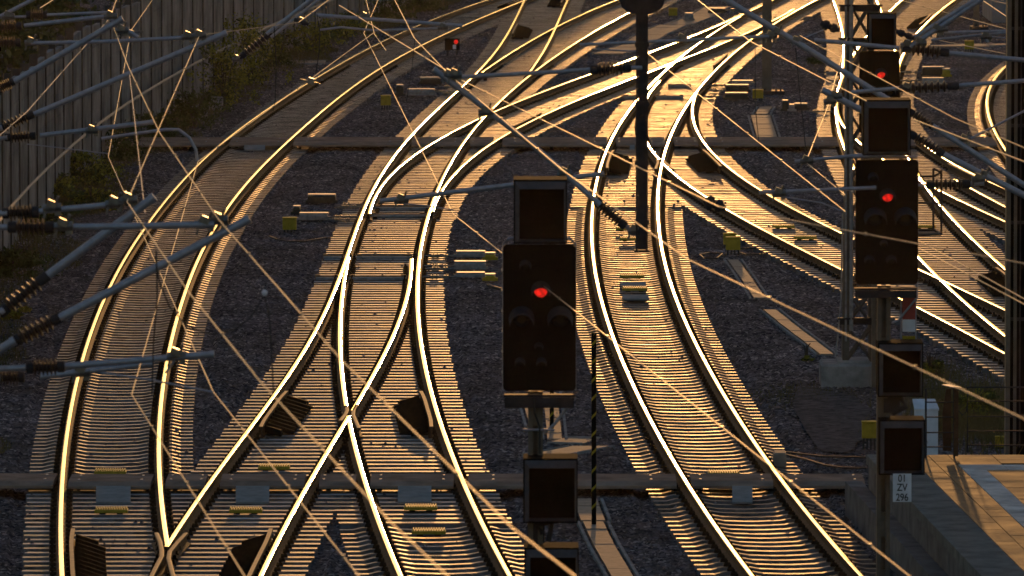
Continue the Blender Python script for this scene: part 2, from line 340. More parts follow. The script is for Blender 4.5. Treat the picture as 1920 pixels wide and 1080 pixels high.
me70shaded = me70.copy(); me70shaded.materials[0] = MT['sleeperold']
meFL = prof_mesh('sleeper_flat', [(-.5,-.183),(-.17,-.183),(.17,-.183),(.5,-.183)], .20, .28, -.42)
ROUTES = [  # rails, y range in the photo, kind, track
 ('AL','AR',-60,1200,'p','A'), ('D1L','BR',484,1200,'f','B'), ('CL','D2R',484,1200,'f','M'), ('D1L','D2R',139,484,'f','M'),
 ('D1L','D1R',-60,139,'f','M'), ('D2L','D2R',-60,139,'f','M'), ('EL','ER',16,398,'f','E'), ('FL','FR',28,1200,'p','F'), ('EL','FR',-60,20,'f','E'),
 ('GL','GR',170,760,'f','G'), ('HL','HR',-60,900,'f','H'), ('NL','NR',190,700,'f','N'), ('JL','JR',-60,130,'f','J'), ('KL','KR',-60,700,'p','K'), ('OL','OR',340,600,'p','O')]
rows = {k: [] for k in TR}
fast = {k: MB() for k in TR}
Y = YN+.3; OCC = []
def plain_at(k, y):
    if k == 'A': return y < 889
    if k == 'F': return y > 372
    if k == 'M': return y > 962
    return k in ('K',)
row = 0
while Y < 318:
    ypx = 540-F*math.tan(math.atan2(Y*0-H, Y)+PITCH)
    iv = []
    for L, Rr, a, b, kd, tk in ROUTES:
        Ya, Yb = yY(b), yY(a) if a > -700 else 999
        if not (Ya <= Y <= Yb): continue
        if not (RC[L][0][0]-6 <= Y <= RC[L][0][-1]+6): continue
        xl, xr = RX(L, Y), RX(Rr, Y)
        if abs(xr-xl) < .9: xr = xl+1.505
        iv.append([xl, xr, tk, [L, Rr]])
    iv.sort(key=lambda q: q[0]); cl = []
    for q in iv:
        if cl and q[0]-.40 < cl[-1][1]+.40:
            cl[-1][1] = max(cl[-1][1], q[1]); cl[-1][3] += q[3]; cl[-1][4] += 1
        else: cl.append([q[0], q[1], q[2], list(q[3]), 1])
    for q in cl:
        c = (q[0]+q[1])/2; pl = q[4] == 1 and plain_at(q[2], ypx); s = slope(q[3][0], Y)
        if abs(c) > .0587*Y+4.5: continue
        ext = .52+.015*(row % 3)
        rz = -math.atan(s)*(1 if pl else (.35 if q[4] == 1 else 0))
        rows[q[2]].append((c, Y, rz, pl, 1 if pl else (q[1]-q[0]+2*ext)))
        OCC.append((Y, q[0]-.55, q[1]+.55))
        if Y < 262:
            for rk in set(q[3]):
                X = RX(rk, Y); e = -.0005*(row % 3)
                for sgn in (-1, 1):
                    fast[q[2]].box((X+sgn*.115, Y, -.160+e), (.11,.15,.05), 0, taper=.7)
                    if Y < 190: fast[q[2]].box((X+sgn*.125, Y, -.118+e), (.035,.035,.045), 0)
    Y += .6+random.uniform(-.012,.012); row += 1
for k, root in TR.items():
    rs = sorted(rows[k], key=lambda q: q[1])
    o3 = root.location
    inview = [q for q in rs if q[1] > 119.5]; near = [q for q in rs if q[1] <= 119.5]
    for q in inview[:100]:
        o = bpy.data.objects.new('sleeper', (me70shaded if k == 'F' else me70) if q[3] else meFL); C.objects.link(o); o.parent = root
        o.location = (q[0]-o3.x, q[1]-o3.y, -o3.z+random.uniform(-.004,.002)); o.rotation_euler = (random.uniform(-.006,.006), 0, q[2]+random.uniform(-.004,.004)); o.scale = (q[4], 1, 1)
    rest = inview[100:]+near
    if rest:
        m = MB()
        for q in rest:
            me = me70 if q[3] else meFL; ca, sa = math.cos(q[2]), math.sin(q[2]); dz = random.uniform(-.004,.002)
            vs = [(q[0]+v.co.x*q[4]*ca-v.co.y*sa, q[1]+v.co.x*q[4]*sa+v.co.y*ca, v.co.z+dz) for v in me.vertices]
            m.add(vs, [tuple(p.vertices) for p in me.polygons]); m.m[-len(me.polygons):] = [p.material_index for p in me.polygons]
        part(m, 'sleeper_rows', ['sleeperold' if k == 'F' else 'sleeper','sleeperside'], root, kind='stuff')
    if fast[k].v: part(fast[k], 'rail_fastening', 'fastening', root, kind='stuff')
# ------------------------------------------------------------------ ground and ballast
m = MB(); m.add([(-900,20,-.42),(900,20,-.42),(900,4000,-.42),(-900,4000,-.42)], [(0,1,2,3)])
tag(m.build('ground', 'soil'), kind='structure')
def ballast():
    cols = 440; ys = [110.0]
    while ys[-1] < 335: ys.append(ys[-1]+.058*(ys[-1]/115)**1.25)
    ys = np.array(ys); n = len(ys); u = np.linspace(-1, 1, cols)
    X = u[None,:]*(ys[:,None]*.0587+2.2)
    X = X+rng.uniform(-.35,.35,X.shape)*(X[:,1:2]-X[:,0:1])
    Yg = ys[:,None]+rng.uniform(-.35,.35,X.shape)*np.gradient(ys)[:,None]
    Z = np.full(X.shape, -.245)
    # trackbeds lie a little lower between the sleepers
    for (L, Rr, a, b, kd, tk) in ROUTES:
        if tk == 'O': continue
        Ya, Yb = yY(b), yY(a)
        xl = np.interp(ys, *RC[L]); xr = np.interp(ys, *RC[Rr]); ok = (ys >= Ya) & (ys <= Yb)
        ins = (X > (xl-.75)[:,None]) & (X < (xr+.75)[:,None]) & ok[:,None]
        Z = np.where(ins, -.295, Z)
    Z += .012*np.sin(X*.9+Yg*.13)+.010*np.sin(Yg*.31+X*.7)
    st = rng.uniform(-1,1,X.shape); Z += .030*st*(1-.3*(Z < -.26))
    v = np.stack([X,Yg,Z], -1).reshape(-1,3)
    me = bpy.data.meshes.new('ballast_gravel'); me.vertices.add(len(v)); me.vertices.foreach_set('co', v.ravel().astype(np.float32))
    i = np.arange((n-1)*cols).reshape(n-1, cols)[:,:-1].ravel()
    t = np.where((rng.random(len(i)) < .5)[:,None], np.stack([i,i+1,i+cols+1,i,i+cols+1,i+cols],1), np.stack([i,i+1,i+cols,i+1,i+cols+1,i+cols],1)).reshape(-1)
    nt_ = len(t)//3
    me.loops.add(len(t)); me.loops.foreach_set('vertex_index', t.astype(np.int32))
    me.polygons.add(nt_); me.polygons.foreach_set('loop_start', np.arange(0,len(t),3,dtype=np.int32)); me.polygons.foreach_set('loop_total', np.full(nt_,3,dtype=np.int32))
    me.update(calc_edges=True); me.validate(); me.materials.append(MT['ballast'])
    o = bpy.data.objects.new('ballast_gravel', me); C.objects.link(o); tag(o, 'dark grey crushed stone ballast between and around all the tracks', 'gravel', kind='stuff')
ballast()
def stone(m, x, y, z, r):
    n = 5; vs = []; a0 = random.random()*6
    for j in range(n):
        a = a0+j*2*math.pi/n; q = r*random.uniform(.7,1.2); vs.append((x+q*math.cos(a), y+q*math.sin(a), z))
    vs += [(x+r*random.uniform(-.4,.4), y, z+r*random.uniform(.7,1.1))]
    m.add(vs, [(j,(j+1)%n,n) for j in range(n)])
m = MB()
for k in rows:
    for (c, Y, rz, pl, L) in rows[k]:
        if Y > 300: continue
        L2 = 1.3 if pl else L/2
        clus = .5+.5*math.sin(Y*.37+c)*math.sin(Y*.11+c*2)
        for _ in range(np.random.default_rng(int(Y*91+c*7) & 0xffff).poisson(.6+2.4*max(0, clus-.40)*2)):
            stone(m, c+random.uniform(-L2,L2), Y+random.uniform(-.1,.1), -.186 if not pl else -.215, random.uniform(.018,.042))
tag(m.build('loose_stones', 'ballast'), 'loose dark stones scattered over the tops of the sleepers', 'stones', kind='stuff')
#@@PART2
# ------------------------------------------------------------------ walkable cable crossings
def crossing(ypx, x0, x1, label, dep, gaps=.11):
    Yb = yY(ypx[0], -.03); Yf = Yb-dep; zt, zb = -.03, -.12
    XA, XB = P(x0, ypx[0], -.03).x, P(x1, ypx[0], -.03).x
    t = thing('cable_crossing', (XA, Yf, -.2), label, 'cable crossing', 'slabs carrying cables across the tracks')
    xs = sorted(RX(k, (Yb+Yf)/2) for k in RT if RC[k][0][0]-1 < Yf < RC[k][0][-1] and k not in ('OL','OR','EL') or k == 'EL' and False)
    xs = [q for q in xs if XA < q < XB]; cur = XA; segs = []
    for q in xs+[XB+gaps]:
        if q-gaps-cur > .12: segs.append((cur, q-gaps))
        cur = max(cur, q+gaps)
    for a, b in segs:
        m = MB(); dz = random.uniform(-.008,.004); n = max(1, int((b-a)/1.9))
        for i in range(n):
            p, q = a+(b-a)*i/n+.003, a+(b-a)*(i+1)/n-.003
            poly = [(p,Yb,zt+dz),(p,Yf+.28,zt+dz),(p,Yf,zt-.05+dz),(p,Yf,zb+dz),(p,Yb,zb+dz)]
            m.prism(poly[::-1], (q-p,0,0))
            for c in (.12,.88):
                for yy in (.2,.75): m.box((p+(q-p)*c, Yf+.28+(dep-.28)*yy, zt+dz+.006), (.035,.05,.012), 1)
        part(m, 'cover_slab', ['slab','galv'], t)
    m = MB()
    for a, b in segs:
        for c in np.arange(a+.15, b, 1.1): m.box((c, (Yf+Yb)/2, (zb-.26)/2), (.08, dep*.7, -zb+.26-.30+.30-.27), 0) if False else m.box((c, (Yf+Yb)/2+.2, -.21), (.07, dep*.5, .15), 0)
    part(m, 'support_foot', 'fastening', t)
    return t, Yf
tn, Yn = crossing((888,0), -40, 1616, 'nearer brown cable crossing running over all tracks below the points', 1.45)
tf, Yf_ = crossing((257,0), 186, 1905, 'farther brown cable crossing running over the tracks behind the hanging post', 2.6)
def cover(t, x0, x1, y0, y1, Yt):
    a = PY(x0, y0, Yt-.02); b = PY(x1, y0, Yt-.02); zl = -.17; yb = yY(y1, zl); m = MB(); c_, d_ = PY(x0,y1,yb), PY(x1,y1,yb)
    q = [(c_.x,yb,zl),(d_.x,yb,zl),(b.x,Yt-.02,-.075),(a.x,Yt-.02,-.075)]
    m.hexa([Vector(p)-Vector((0,0,.03)) for p in q]+[Vector(p) for p in q]); part(m, 'access_cover', 'plate', t)
for a in ((180,245),(442,505),(746,809),(1373,1411)): cover(tn, a[0], a[1], 919, 941, Yn)
for a in ((458,497),(1181,1190)): cover(tf, a[0], a[1], 270, 281, Yf_)
# ------------------------------------------------------------------ balises
BAL = [(207,884,'yellow balise between the leftmost rails just behind the nearer crossing'),(209,956,'yellow balise between the leftmost rails just in front of the nearer crossing'),
 (461,956,'yellow balise on the diverging track in front of the nearer crossing'),(514,875,'yellow balise on the diverging track just behind the nearer crossing'),
 (789,951,'yellow balise on the middle track right in front of the nearer crossing, upper of two'),(804,996,'yellow balise on the middle track near the bottom edge, lower of two'),
 (1357,887,'yellow balise on the track between the signals, touching the back of the nearer crossing'),
 (1185,517,'upper yellow balise with grey board on the track right of the nearest signal head'),(1190,541,'lower yellow balise with grey board on the track right of the nearest signal head'),
 (1176,428,'farther yellow balise beside the foot of the hanging post'),(1183,447,'yellow balise second from the end of the hanging post'),
 (1469,424,'upper yellow balise on the slanting track left of the lattice mast'),(1510,445,'lower yellow balise on the slanting track left of the lattice mast'),(1733,424,'yellow balise on the track just behind the right signal board')]
for x, y, lb in BAL:
    p = P(x, y, -.13); t = thing('balise', (p.x, p.y, -.18), lb, 'balise', 'yellow balises fixed between rails')
    m = MB(); m.bevbox((p.x, p.y, -.135), (.50,.34,.05), .015)
    for i in range(13): m.box((p.x-.225+i*.0375, p.y, -.10), (.016,.30,.024), 0)
    part(m, 'antenna_plate', 'balise', t)
    for s in (-.13,.13): m = MB(); m.box((p.x+s, p.y, -.172), (.09,.24,.03), 0); part(m, 'bracket', 'fastening', t)
    if 500 < y < 545:
        m = MB(); q = P(x+2, y+16, -.15); m.bevbox((q.x, q.y, -.155), (.52,1.0,.04), .01); part(m, 'board', 'plate', t)
# ------------------------------------------------------------------ trackside boxes, point machines
def ybox(x0, x1, y0, y1, label, ybase=None, legs=True, mt='yellow'):
    yb = ybase or y1+8; Yp = yY(yb, -.24); s = F/Yp; w_ = (x1-x0)/s; h = (y1-y0)/s
    c = PY((x0+x1)/2, (y0+y1)/2, Yp); t = thing('junction_box', (c.x, c.y, -.24), label, 'junction box', 'yellow cable junction boxes')
    m = MB(); m.bevbox((c.x, c.y, c.z), (w_, w_*.8, h), .02); part(m, 'box', mt, t)
    m = MB(); m.bevbox((c.x, c.y, c.z+h/2+.012), (w_*1.06, w_*.9, .024), .008); part(m, 'lid', mt, t)
    for a in (-.36,-.12,.12,.36):
        m = MB(); m.tube([(c.x+a*w_, c.y, c.z-h/2), (c.x+a*w_*1.1, c.y+.05*a, -.27)], .018, 6); part(m, 'leg', 'cable', t)
    return t
ybox(530,556,409,430,'yellow box beside the point machine left of the middle track', 436)
ybox(714,733,180,197,'yellow box on legs in the ballast left of the middle points at the top', 207)
ybox(1356,1380,439,458,'yellow box behind its twin between the two big signals', 463)
ybox(1361,1388,446,468,'yellow box in front of its twin between the two big signals', 478)
ybox(1254,1270,16,29,'small yellow box on the ballast right of the hanging post top', 34)
ybox(1411,1431,169,184,'yellow box at the foot of the plain steel mast beyond the bright junction', 188)
ybox(1616,1643,792,821,'yellow box left of the signal mast above the platform end', 841)
ybox(1809,1826,77,92,'small yellow box right of the farthest signal near the cable trough', 97)
ybox(1866,1882,820,838,'small yellow box behind the platform railing', 842)
def pm(xr, boxes, label, rods, dirn, extra=None):
    """boxes: (x0,x1,y0,y1,matl) faces; rods: (x0,x1,y)"""
    b0 = boxes[0]; p = P((b0[0]+b0[1])/2, b0[3], -.2); t = thing('point_machine', p, label, 'point machine', 'electric point machines beside the switches')
    for x0, x1, y0, y1, mt in boxes:
        Yp = yY(y1, -.2); s = F/Yp; w_ = (x1-x0)/s; h = (y1-y0)/s; c = PY((x0+x1)/2, y1, Yp)
        m = MB(); m.bevbox((c.x, c.y+.2, -.2+h/2), (w_, .42, h), .035)
        for i in range(int(w_/.09)): m.box((c.x-w_/2+.05+i*.09, c.y-.012, -.2+h*.45), (.018,.03,h*.6), 0)
        for q in (-1,1): m.box((c.x+q*(w_/2+.02), c.y+.1, -.17), (.06,.1,.06), 0)
        part(m, 'housing', mt, t)
        m = MB(); m.bevbox((c.x, c.y+.22, -.2+h+.015), (w_*1.02, .36, .03), .01); part(m, 'lid', 'lidmetal', t)
    for x0, x1, y in rods:
        m = MB(); a, b = P(x0, y, -.13), P(x1, y, -.13); m.tube([a, b], .022, 8)
        for q in (.3,.42,.7): c = a.lerp(b, q); m.box(c, (.09,.07,.07), 0); m.tube([c+Vector((0,0,-.05)), c+Vector((0,0,.06))], .014, 6)
        part(m, 'drive_rod', 'clampmetal', t)
    return t
pm(0, [(577,629,367,381,'greenbox'),(561,615,402,413,'greybox'),(549,563,389,402,'greenbox')], 'point machine with two grey housings left of the middle track', [(628,690,384),(628,680,388),(614,672,407),(614,668,412)], 1)
pm(0, [(855,910,474,482,'greybox'),(852,911,493,505,'greybox'),(856,909,514,520,'greybox'),(909,929,477,488,'yellow'),(909,929,517,527,'yellow')], 'point machine cluster just left of the nearest signal head', [(796,853,480),(796,852,499),(797,852,504),(792,856,519)], 1)
pm(0, [(788,826,147,158,'greenbox'),(764,815,169,179,'greybox'),(743,756,161,180,'greenbox')], 'dark point machine left of the upper middle points', [(824,862,163),(812,856,172),(824,858,176)], 1)
pm(0, [(1361,1404,161,172,'greenbox'),(1360,1402,176,187,'greenbox'),(1373,1412,153,159,'greybox')], 'point machine right of the brightest junction', [(1330,1362,160),(1330,1362,170),(1318,1356,181)], 1)
pm(0, [(1730,1771,127,142,'greenbox'),(1730,1770,148,160,'greybox'),(1768,1782,131,144,'yellow')], 'point machine right of the second signal head', [(1688,1731,135),(1688,1731,151)], 1)
pm(0, [(1490,1514,196,206,'greenbox'),(1467,1478,190,208,'greenbox'),(1480,1490,198,209,'greybox')], 'small round-ended machine in the ballast right of the bright junction', [(1512,1562,209)], 1)
pm(0, [(1330,1360,17,24,'greenbox'),(1284,1300,26,38,'greybox')], 'dark point machine at the very top right of the hanging post', [(1358,1408,18)], 1)
# slide rods crossing inside the switches
for (ya, x0, x1, k) in ((480,606,660,'M'),(480,665,773,'M'),(519,592,635,'M'),(519,652,765,'M'),(160,1252,1296,'F'),(180,1228,1282,'F'),(181,1168,1192,'F'),(135,1547,1600,'H'),(151,1547,1600,'H'),(388,700,806,'M'),(402,692,800,'M')):
    m = MB(); a, b = P(x0, ya, -.14), P(x1, ya, -.14); m.tube([a, b], .024, 8)
    for q in (.08,.92): m.box(a.lerp(b, q), (.10,.09,.09), 0)
    m.box(a.lerp(b,.5)+Vector((0,-.25,-.02)), ((b-a).length*.96,.22,.05), 1)
    part(m, 'switch_rod', ['switchsteel','greybox'], TR[k])
# ------------------------------------------------------------------ dwarf signal
def dwarf():
    p = P(849, 105, -.24); t = thing('dwarf_signal', p, 'low dwarf signal with one red light standing between the tracks at top left', 'signal')
    s = F/p.y; m = MB(); c = PY(848, 83, p.y); m.bevbox((c.x, c.y, c.z), (28/s, .18, 22/s), .02); part(m, 'housing', 'black', t)
    m = MB(); c2 = PY(855, 78.5, p.y-.1); m.lathe(c2, c2+Vector((0,-.02,0)), [(0,4/s),(1,3.6/s)], 14); part(m, 'red_lamp', 'redlamp', t)
    m = MB(); c3 = PY(852, 88, p.y-.11); m.box(c3, (6/s,.02,8/s)); part(m, 'number_plate', 'white', t)
    for q in (-9,9): m = MB(); a = PY(848+q, 94, p.y); m.tube([a, (a.x, a.y, -.27)], .03, 6); part(m, 'leg', 'darksteel', t)
dwarf()
# ------------------------------------------------------------------ cable troughs (flush concrete lids)
def trough(pts, wpx, label, z=-.205):
    W = [P(x, y, z) for x, y in pts]; t = thing('cable_trough', W[0], label, 'cable trough', 'concrete cable troughs in the ballast')
    m = MB(); m2 = {-1: MB(), 1: MB()}
    for i in range(len(W)-1):
        a, b = W[i], W[i+1]; L = (b-a).length; n = max(1, int(L/1.0)); w_ = wpx[i] if isinstance(wpx, list) else wpx
        d = (b-a)/n; nn = Vector((-d.y, d.x, 0)).normalized()*(w_/2)
        if abs(d.x) < abs(d.y)*3: nn = Vector((w_/2*(1 if nn.x > 0 else -1), 0, 0))
        for j in range(n):
            p, q = a+d*(j+.006)+Vector((0,0,random.uniform(-.006,.006))), a+d*(j+.994); q.z = p.z
            quad = [p-nn, p+nn, q+nn, q-nn]
            if (quad[1]-quad[0]).cross(quad[2]-quad[1]).z < 0: quad = quad[::-1]
            m.hexa([v-Vector((0,0,.05)) for v in quad]+quad)
        for sg in (-1,1):
            o = nn*(1+.09/w_*1.6)*sg; e = nn*(.09/w_*.5)
            quad = [a+o-e, a+o+e, b+o+e, b+o-e]
            if (quad[1]-quad[0]).cross(quad[2]-quad[1]).z < 0: quad = quad[::-1]
            m2[sg].hexa([v-Vector((0,0,.08)) for v in quad]+[v+Vector((0,0,.012)) for v in quad])
    part(m, 'lid', 'trough', t); part(m2[-1], 'trough_wall', 'concrete', t); part(m2[1], 'trough_wall', 'concrete', t)
trough([(1374,486),(1395,515),(1424,558)], .22, 'narrow trough starting at the paired yellow boxes between the signals')
trough([(1443,580),(1480,610),(1520,640),(1550,664)], .24, 'narrow trough leading to the concrete base of the lattice mast')
trough([(1426,216),(1440,262)], .52, 'pale trough lid segment just behind the farther crossing')
trough([(1428,213),(1436,200)], .34, 'short grey trough piece leading up to the farther pale lid')
trough([(1140,100),(1190,85),(1225,62),(1262,46)], .9, 'wide pale trough slanting behind the hanging post at the top')
trough([(1270,46),(1310,32),(1345,12)], .8, 'wide pale trough beside the small yellow box at the top')
trough([(1097,935),(1112,975)], .36, 'trough directly in front of the nearer crossing beside the striped pole')
trough([(1112,978),(1132,1020),(1168,1082),(1200,1140)], .30, 'trough running down to the bottom edge right of the nearest signal')
trough([(1030,735),(1036,780),(1040,822)], .24, 'trough lids behind the mast of the nearest signal')
trough([(1045,824),(1110,826)], .9, 'short wide trough turning right behind the nearest signal mast')
trough([(1108,836),(1024,852)], .6, 'grey trough returning left behind the nearest signal mast')
trough([(985,750),(1000,800)], .10, 'thin trough edge left of the nearest signal mast')
trough([(522,116),(610,116)], 1.6, 'concrete ledge in the bushes left of the curving track')
trough([(1775,86),(1885,82)], 2.6, 'wide grey trough beside the small yellow box at top right')
# ------------------------------------------------------------------ signals
def clx(c, r, y, n=18, a0=0, a1=360): return [(c[0]+r*math.cos(R(a0+(a1-a0)*i/n)), y, c[1]+r*math.sin(R(a0+(a1-a0)*i/n))) for i in range(n+1)]
def hood(m, c, r, L, a0=10, a1=170, th=.012):      # half-tube visor over a lamp, projecting towards -Y
    n = 12; vs = []
    for j, yy in enumerate((0, -L)):
        for i in range(n+1):
            a = R(a0+(a1-a0)*i/n); rr = r*(1 if j == 0 else .93)
            for q in (rr, rr-th):
                vs.append((c.x+q*math.cos(a), c.y+yy, c.z+q*math.sin(a)-(.35*r if j else 0)))
    def I(j, i, k): return j*(n+1)*2+i*2+k
    fs = []
    for i in range(n):
        fs += [(I(0,i,0),I(0,i+1,0),I(1,i+1,0),I(1,i,0)),(I(0,i,1),I(1,i,1),I(1,i+1,1),I(0,i+1,1)),(I(1,i,0),I(1,i+1,0),I(1,i+1,1),I(1,i,1))]
    m.add(vs, fs)
def board(t, x0, x1, y0, y1, Yp, lamps, red, name='signal_board'):
    a, b = PY(x0, y1, Yp), PY(x1, y0, Yp); w_, h = b.x-a.x, b.z-a.z; r = .05; poly = []
    for cx, cz, s in ((b.x-r,b.z-r,0),(a.x+r,b.z-r,90),(a.x+r,a.z+r,180),(b.x-r,a.z+r,270)):
        poly += [(cx+r*math.cos(R(s+i*22.5)), Yp, cz+r*math.sin(R(s+i*22.5))) for i in range(5)]
    m = MB(); m.prism(poly, (0,.10,0))
    m.box(((a.x+b.x)/2, Yp+.22, (a.z+b.z)/2), (w_*.86, .26, h*.94), 0)
    o = part(m, name, 'black', t)
    s = F/Yp
    for (x, y, rp, has) in lamps:
        c = PY(x, y, Yp-.002); rr = rp/s
        m = MB(); m.lathe(c, c+Vector((0,-.02,0)), [(0,rr*1.1),(.99,rr*1.1),(1,rr)], 18); part(m, 'lamp_ring', 'black', o)
        cc = c+Vector((0,-.022,0)); m = MB(); m.lathe(cc, cc+Vector((0,-.012,0)), [(0,rr*.85),(.6,rr*.8),(1,rr*.45)], 18)
        part(m, 'red_lamp' if has else 'lamp_lens', 'redlamp' if has else 'lens', o)
        m = MB(); hood(m, c, rr*1.3, rr*2.6+.10, 0, 180); part(m, 'lamp_hood', 'hood', o)
    return o
def ibox(t, x0, x1, y0, y1, Yp, name='indicator_box', topf=.14, leftf=.11):
    """box-shaped speed indicator: deep frame with sloping hood, dark recessed screen"""
    a, b = PY(x0, y1, Yp), PY(x1, y0, Yp); w_, h = b.x-a.x, b.z-a.z; c = (a+b)/2
    m = MB(); D = .34
    m.box((c.x, Yp+.30, c.z), (w_, .30, h), 0)                         # rear housing
    th = .022
    m.box((c.x, Yp+.15-D/2+.01, b.z-th/2), (w_, D, th), 0); m.box((c.x, Yp+.15-D/2+.01, a.z+th/2), (w_, D, th), 0)
    for sx in (a.x+th/2, b.x-th/2): m.box((sx, Yp+.15-D/2+.01, c.z), (th, D-.004, h-2*th-.002), 0)
    o = part(m, name, 'black', t)
    m = MB(); yo, yi = Yp-.17, Yp-.27; e = .012
    O = [(a.x+e,yo,a.z+e),(b.x-e,yo,a.z+e),(b.x-e,yo,b.z-e),(a.x+e,yo,b.z-e)]
    I_ = [(a.x+w_*leftf,yi,a.z+.035),(b.x-.035,yi,a.z+.035),(b.x-.035,yi,b.z-h*topf),(a.x+w_*leftf,yi,b.z-h*topf)]
    B_ = [(v[0], Yp+.10, v[2]) for v in I_]
    m.add(O+I_+B_, [(i,(i+1)%4,(i+1)%4+4,i+4) for i in range(4)]+[(i+4,(i+1)%4+4,(i+1)%4+8,i+8) for i in range(4)]); part(m, 'bezel', 'blackgrey', o)
    m = MB(); m.box((c.x, Yp+.135, c.z), (w_-.05, .02, h-.05), 0); part(m, 'screen', 'black', o)
    return o
def hmast(t, x0, x1, ytop, Yp, name='mast', mt='maststeel', zb=-.3, twin=True):
    a, b = PY(x0, ytop, Yp), PY(x1, ytop, Yp); w_ = b.x-a.x; c = (a.x+b.x)/2; m = MB(); z1 = a.z; L = z1-zb; zc = (z1+zb)/2
    for sx in (-1,1):
        m.box((c+sx*(w_/2-.03), Yp+.05, zc), (.06,.16,L), 0)
    k = 0; z = zb+.3
    while z < z1-.2:
        m.box((c, Yp+.05, z), (w_-.10, .10, .34), 0); z += .8
    m.box((c, Yp+.10, zc), (w_-.12, .012, L-.02), 0)
    return part(m, name, mt, t)
def cage(t, x0, x1, y0, Yp):
    """service platform behind the board with guard tubes"""
    a, b = PY(x0, y0, Yp), PY(x1, y0, Yp); m = MB(); c = (a.x+b.x)/2
    m.box((c, Yp+.45, a.z), (b.x-a.x, .7, .03), 0); m.box((c, Yp+.1, a.z-.03), (b.x-a.x, .05, .08), 0)
    return m
# nearest signal
Y1 = 101.0; q = PY(1010, 700, Y1)
s1 = thing('railway_signal', (q.x, Y1, -.3), 'nearest tall black signal with red light in front of the middle of the yard', 'signal', 'tall main signals')
board(s1, 943, 1080, 459, 733, Y1, [(985,498,9,0),(1014,545,14.5,1),(978,598,19,0),(1050,598,19,0),(1010,650,7,0),(975,680,8,0),(1015,680,8,0)], 1)
hmast(s1, 990, 1018, 733, Y1+.25)
ibox(s1, 963, 1063, 335, 455, Y1); ibox(s1, 981, 1083, 857, 978, Y1); ibox(s1, 983, 1085, 1024, 1145, Y1)
m = MB(); z = PY(0, 740, Y1).z; xa, xb = PY(944,0,Y1).x, PY(1079,0,Y1).x
m.box(((xa+xb)/2, Y1+.12, z-.02), (xb-xa, .16, .03), 0); m.box(((xa+xb)/2, Y1+.06, z-.10), (xb-xa-.02, .03, .12), 0)
part(m, 'service_platform', 'darksteel', s1)
m = MB()
for sx in (xa, xb): m.tube([(sx, Y1+.6, z), (sx, Y1+.6, z+1.72), (sx+(.06 if sx == xa else -.06), Y1+.55, z+1.78)], .016, 8)
m.tube([(xa+.05, Y1+.6, z+1.78), (xb-.05, Y1+.6, z+1.78)], .018, 8)
for k in range(7): m.tube([(xa-.012, Y1+.58, z+.2+k*.24), (xa-.012, Y1+.9, z+.2+k*.24)], .01, 6)
m.tube([PY(1079,745,Y1+.3), PY(1040,795,Y1+.3), PY(1020,812,Y1+.25)], .018, 8); m.tube([PY(980,806,Y1+.2), PY(1040,806,Y1+.2)], .016, 6)
part(m, 'guard_rail', 'galv', s1)
m = MB(); m.tube([PY(1018,1000,Y1+.2), PY(1005,985,Y1+.2), PY(1035,980,Y1+.2), PY(1028,1015,Y1+.2)], .035, 8); m.box(PY(1005,1000,Y1+.25), (.2,.05,.22), 0)
part(m, 'bracket', 'darksteel', s1)
m = MB(); m.tube([PY(1000,740,Y1+.05), PY(1003,775,Y1+.0), PY(1012,800,Y1+.05), PY(1012,850,Y1+.1)], .012, 6); part(m, 'cable', 'cable', s1)
# right signal
Y2 = 119.0; q = PY(1660, 540, Y2)
s2 = thing('railway_signal', (q.x, Y2, -.3), 'right tall black signal with red light and white plate reading 01 ZV 296', 'signal', 'tall main signals')
board(s2, 1604, 1722, 300, 533, Y2, [(1637,333,8,0),(1664,368,12,1),(1641,410,17,0),(1697,410,17,0),(1657,457,6,0),(1630,488,8,0),(1671,488,8,0)], 1)
hmast(s2, 1645, 1670, 535, Y2+.25)
ibox(s2, 1617, 1707, 186, 290, Y2); ibox(s2, 1645, 1730, 641, 742, Y2); ibox(s2, 1647, 1733, 785, 888, Y2)
m = MB(); z = PY(0, 540, Y2).z; xa, xb = PY(1604,0,Y2).x, PY(1722,0,Y2).x
m.box(((xa+xb)/2, Y2+.12, z-.02), (xb-xa, .16, .03), 0); m.box(((xa+xb)/2, Y2+.06, z-.09), (xb-xa-.02, .03, .10), 0)
part(m, 'service_platform', 'darksteel', s2)
m = MB()
for sx in (xa-.02, xb+.02): m.tube([(sx, Y2+.6, z-.2), (sx, Y2+.6, z+1.72)], .016, 8)
m.tube([(xa-.02, Y2+.6, z+1.76), (xb+.02, Y2+.6, z+1.76)], .018, 8)
m.tube([(xa-.02, Y2+.6, z+1.3), (xa-.02, Y2+.2, z+1.3)], .014, 6); m.tube([(xb, Y2+.4, z-.18), PY(1685,600,Y2+.4), PY(1672,606,Y2+.3)], .016, 6)
part(m, 'guard_rail', 'galv', s2)
m = MB(); m.tube([PY(1665,745,Y2+.2), PY(1690,748,Y2+.2), PY(1700,762,Y2+.2), PY(1672,775,Y2+.2)], .04, 8); m.box(PY(1672,760,Y2+.2), (.22,.05,.20), 0); part(m, 'bracket', 'darksteel', s2)
a, b = PY(1674, 941, Y2-.3), PY(1709, 888, Y2-.3)
m = MB(); m.box(((a.x+b.x)/2, Y2-.3, (a.z+b.z)/2), (b.x-a.x, .012, b.z-a.z)); pl = part(m, 'number_plate', 'white', s2)
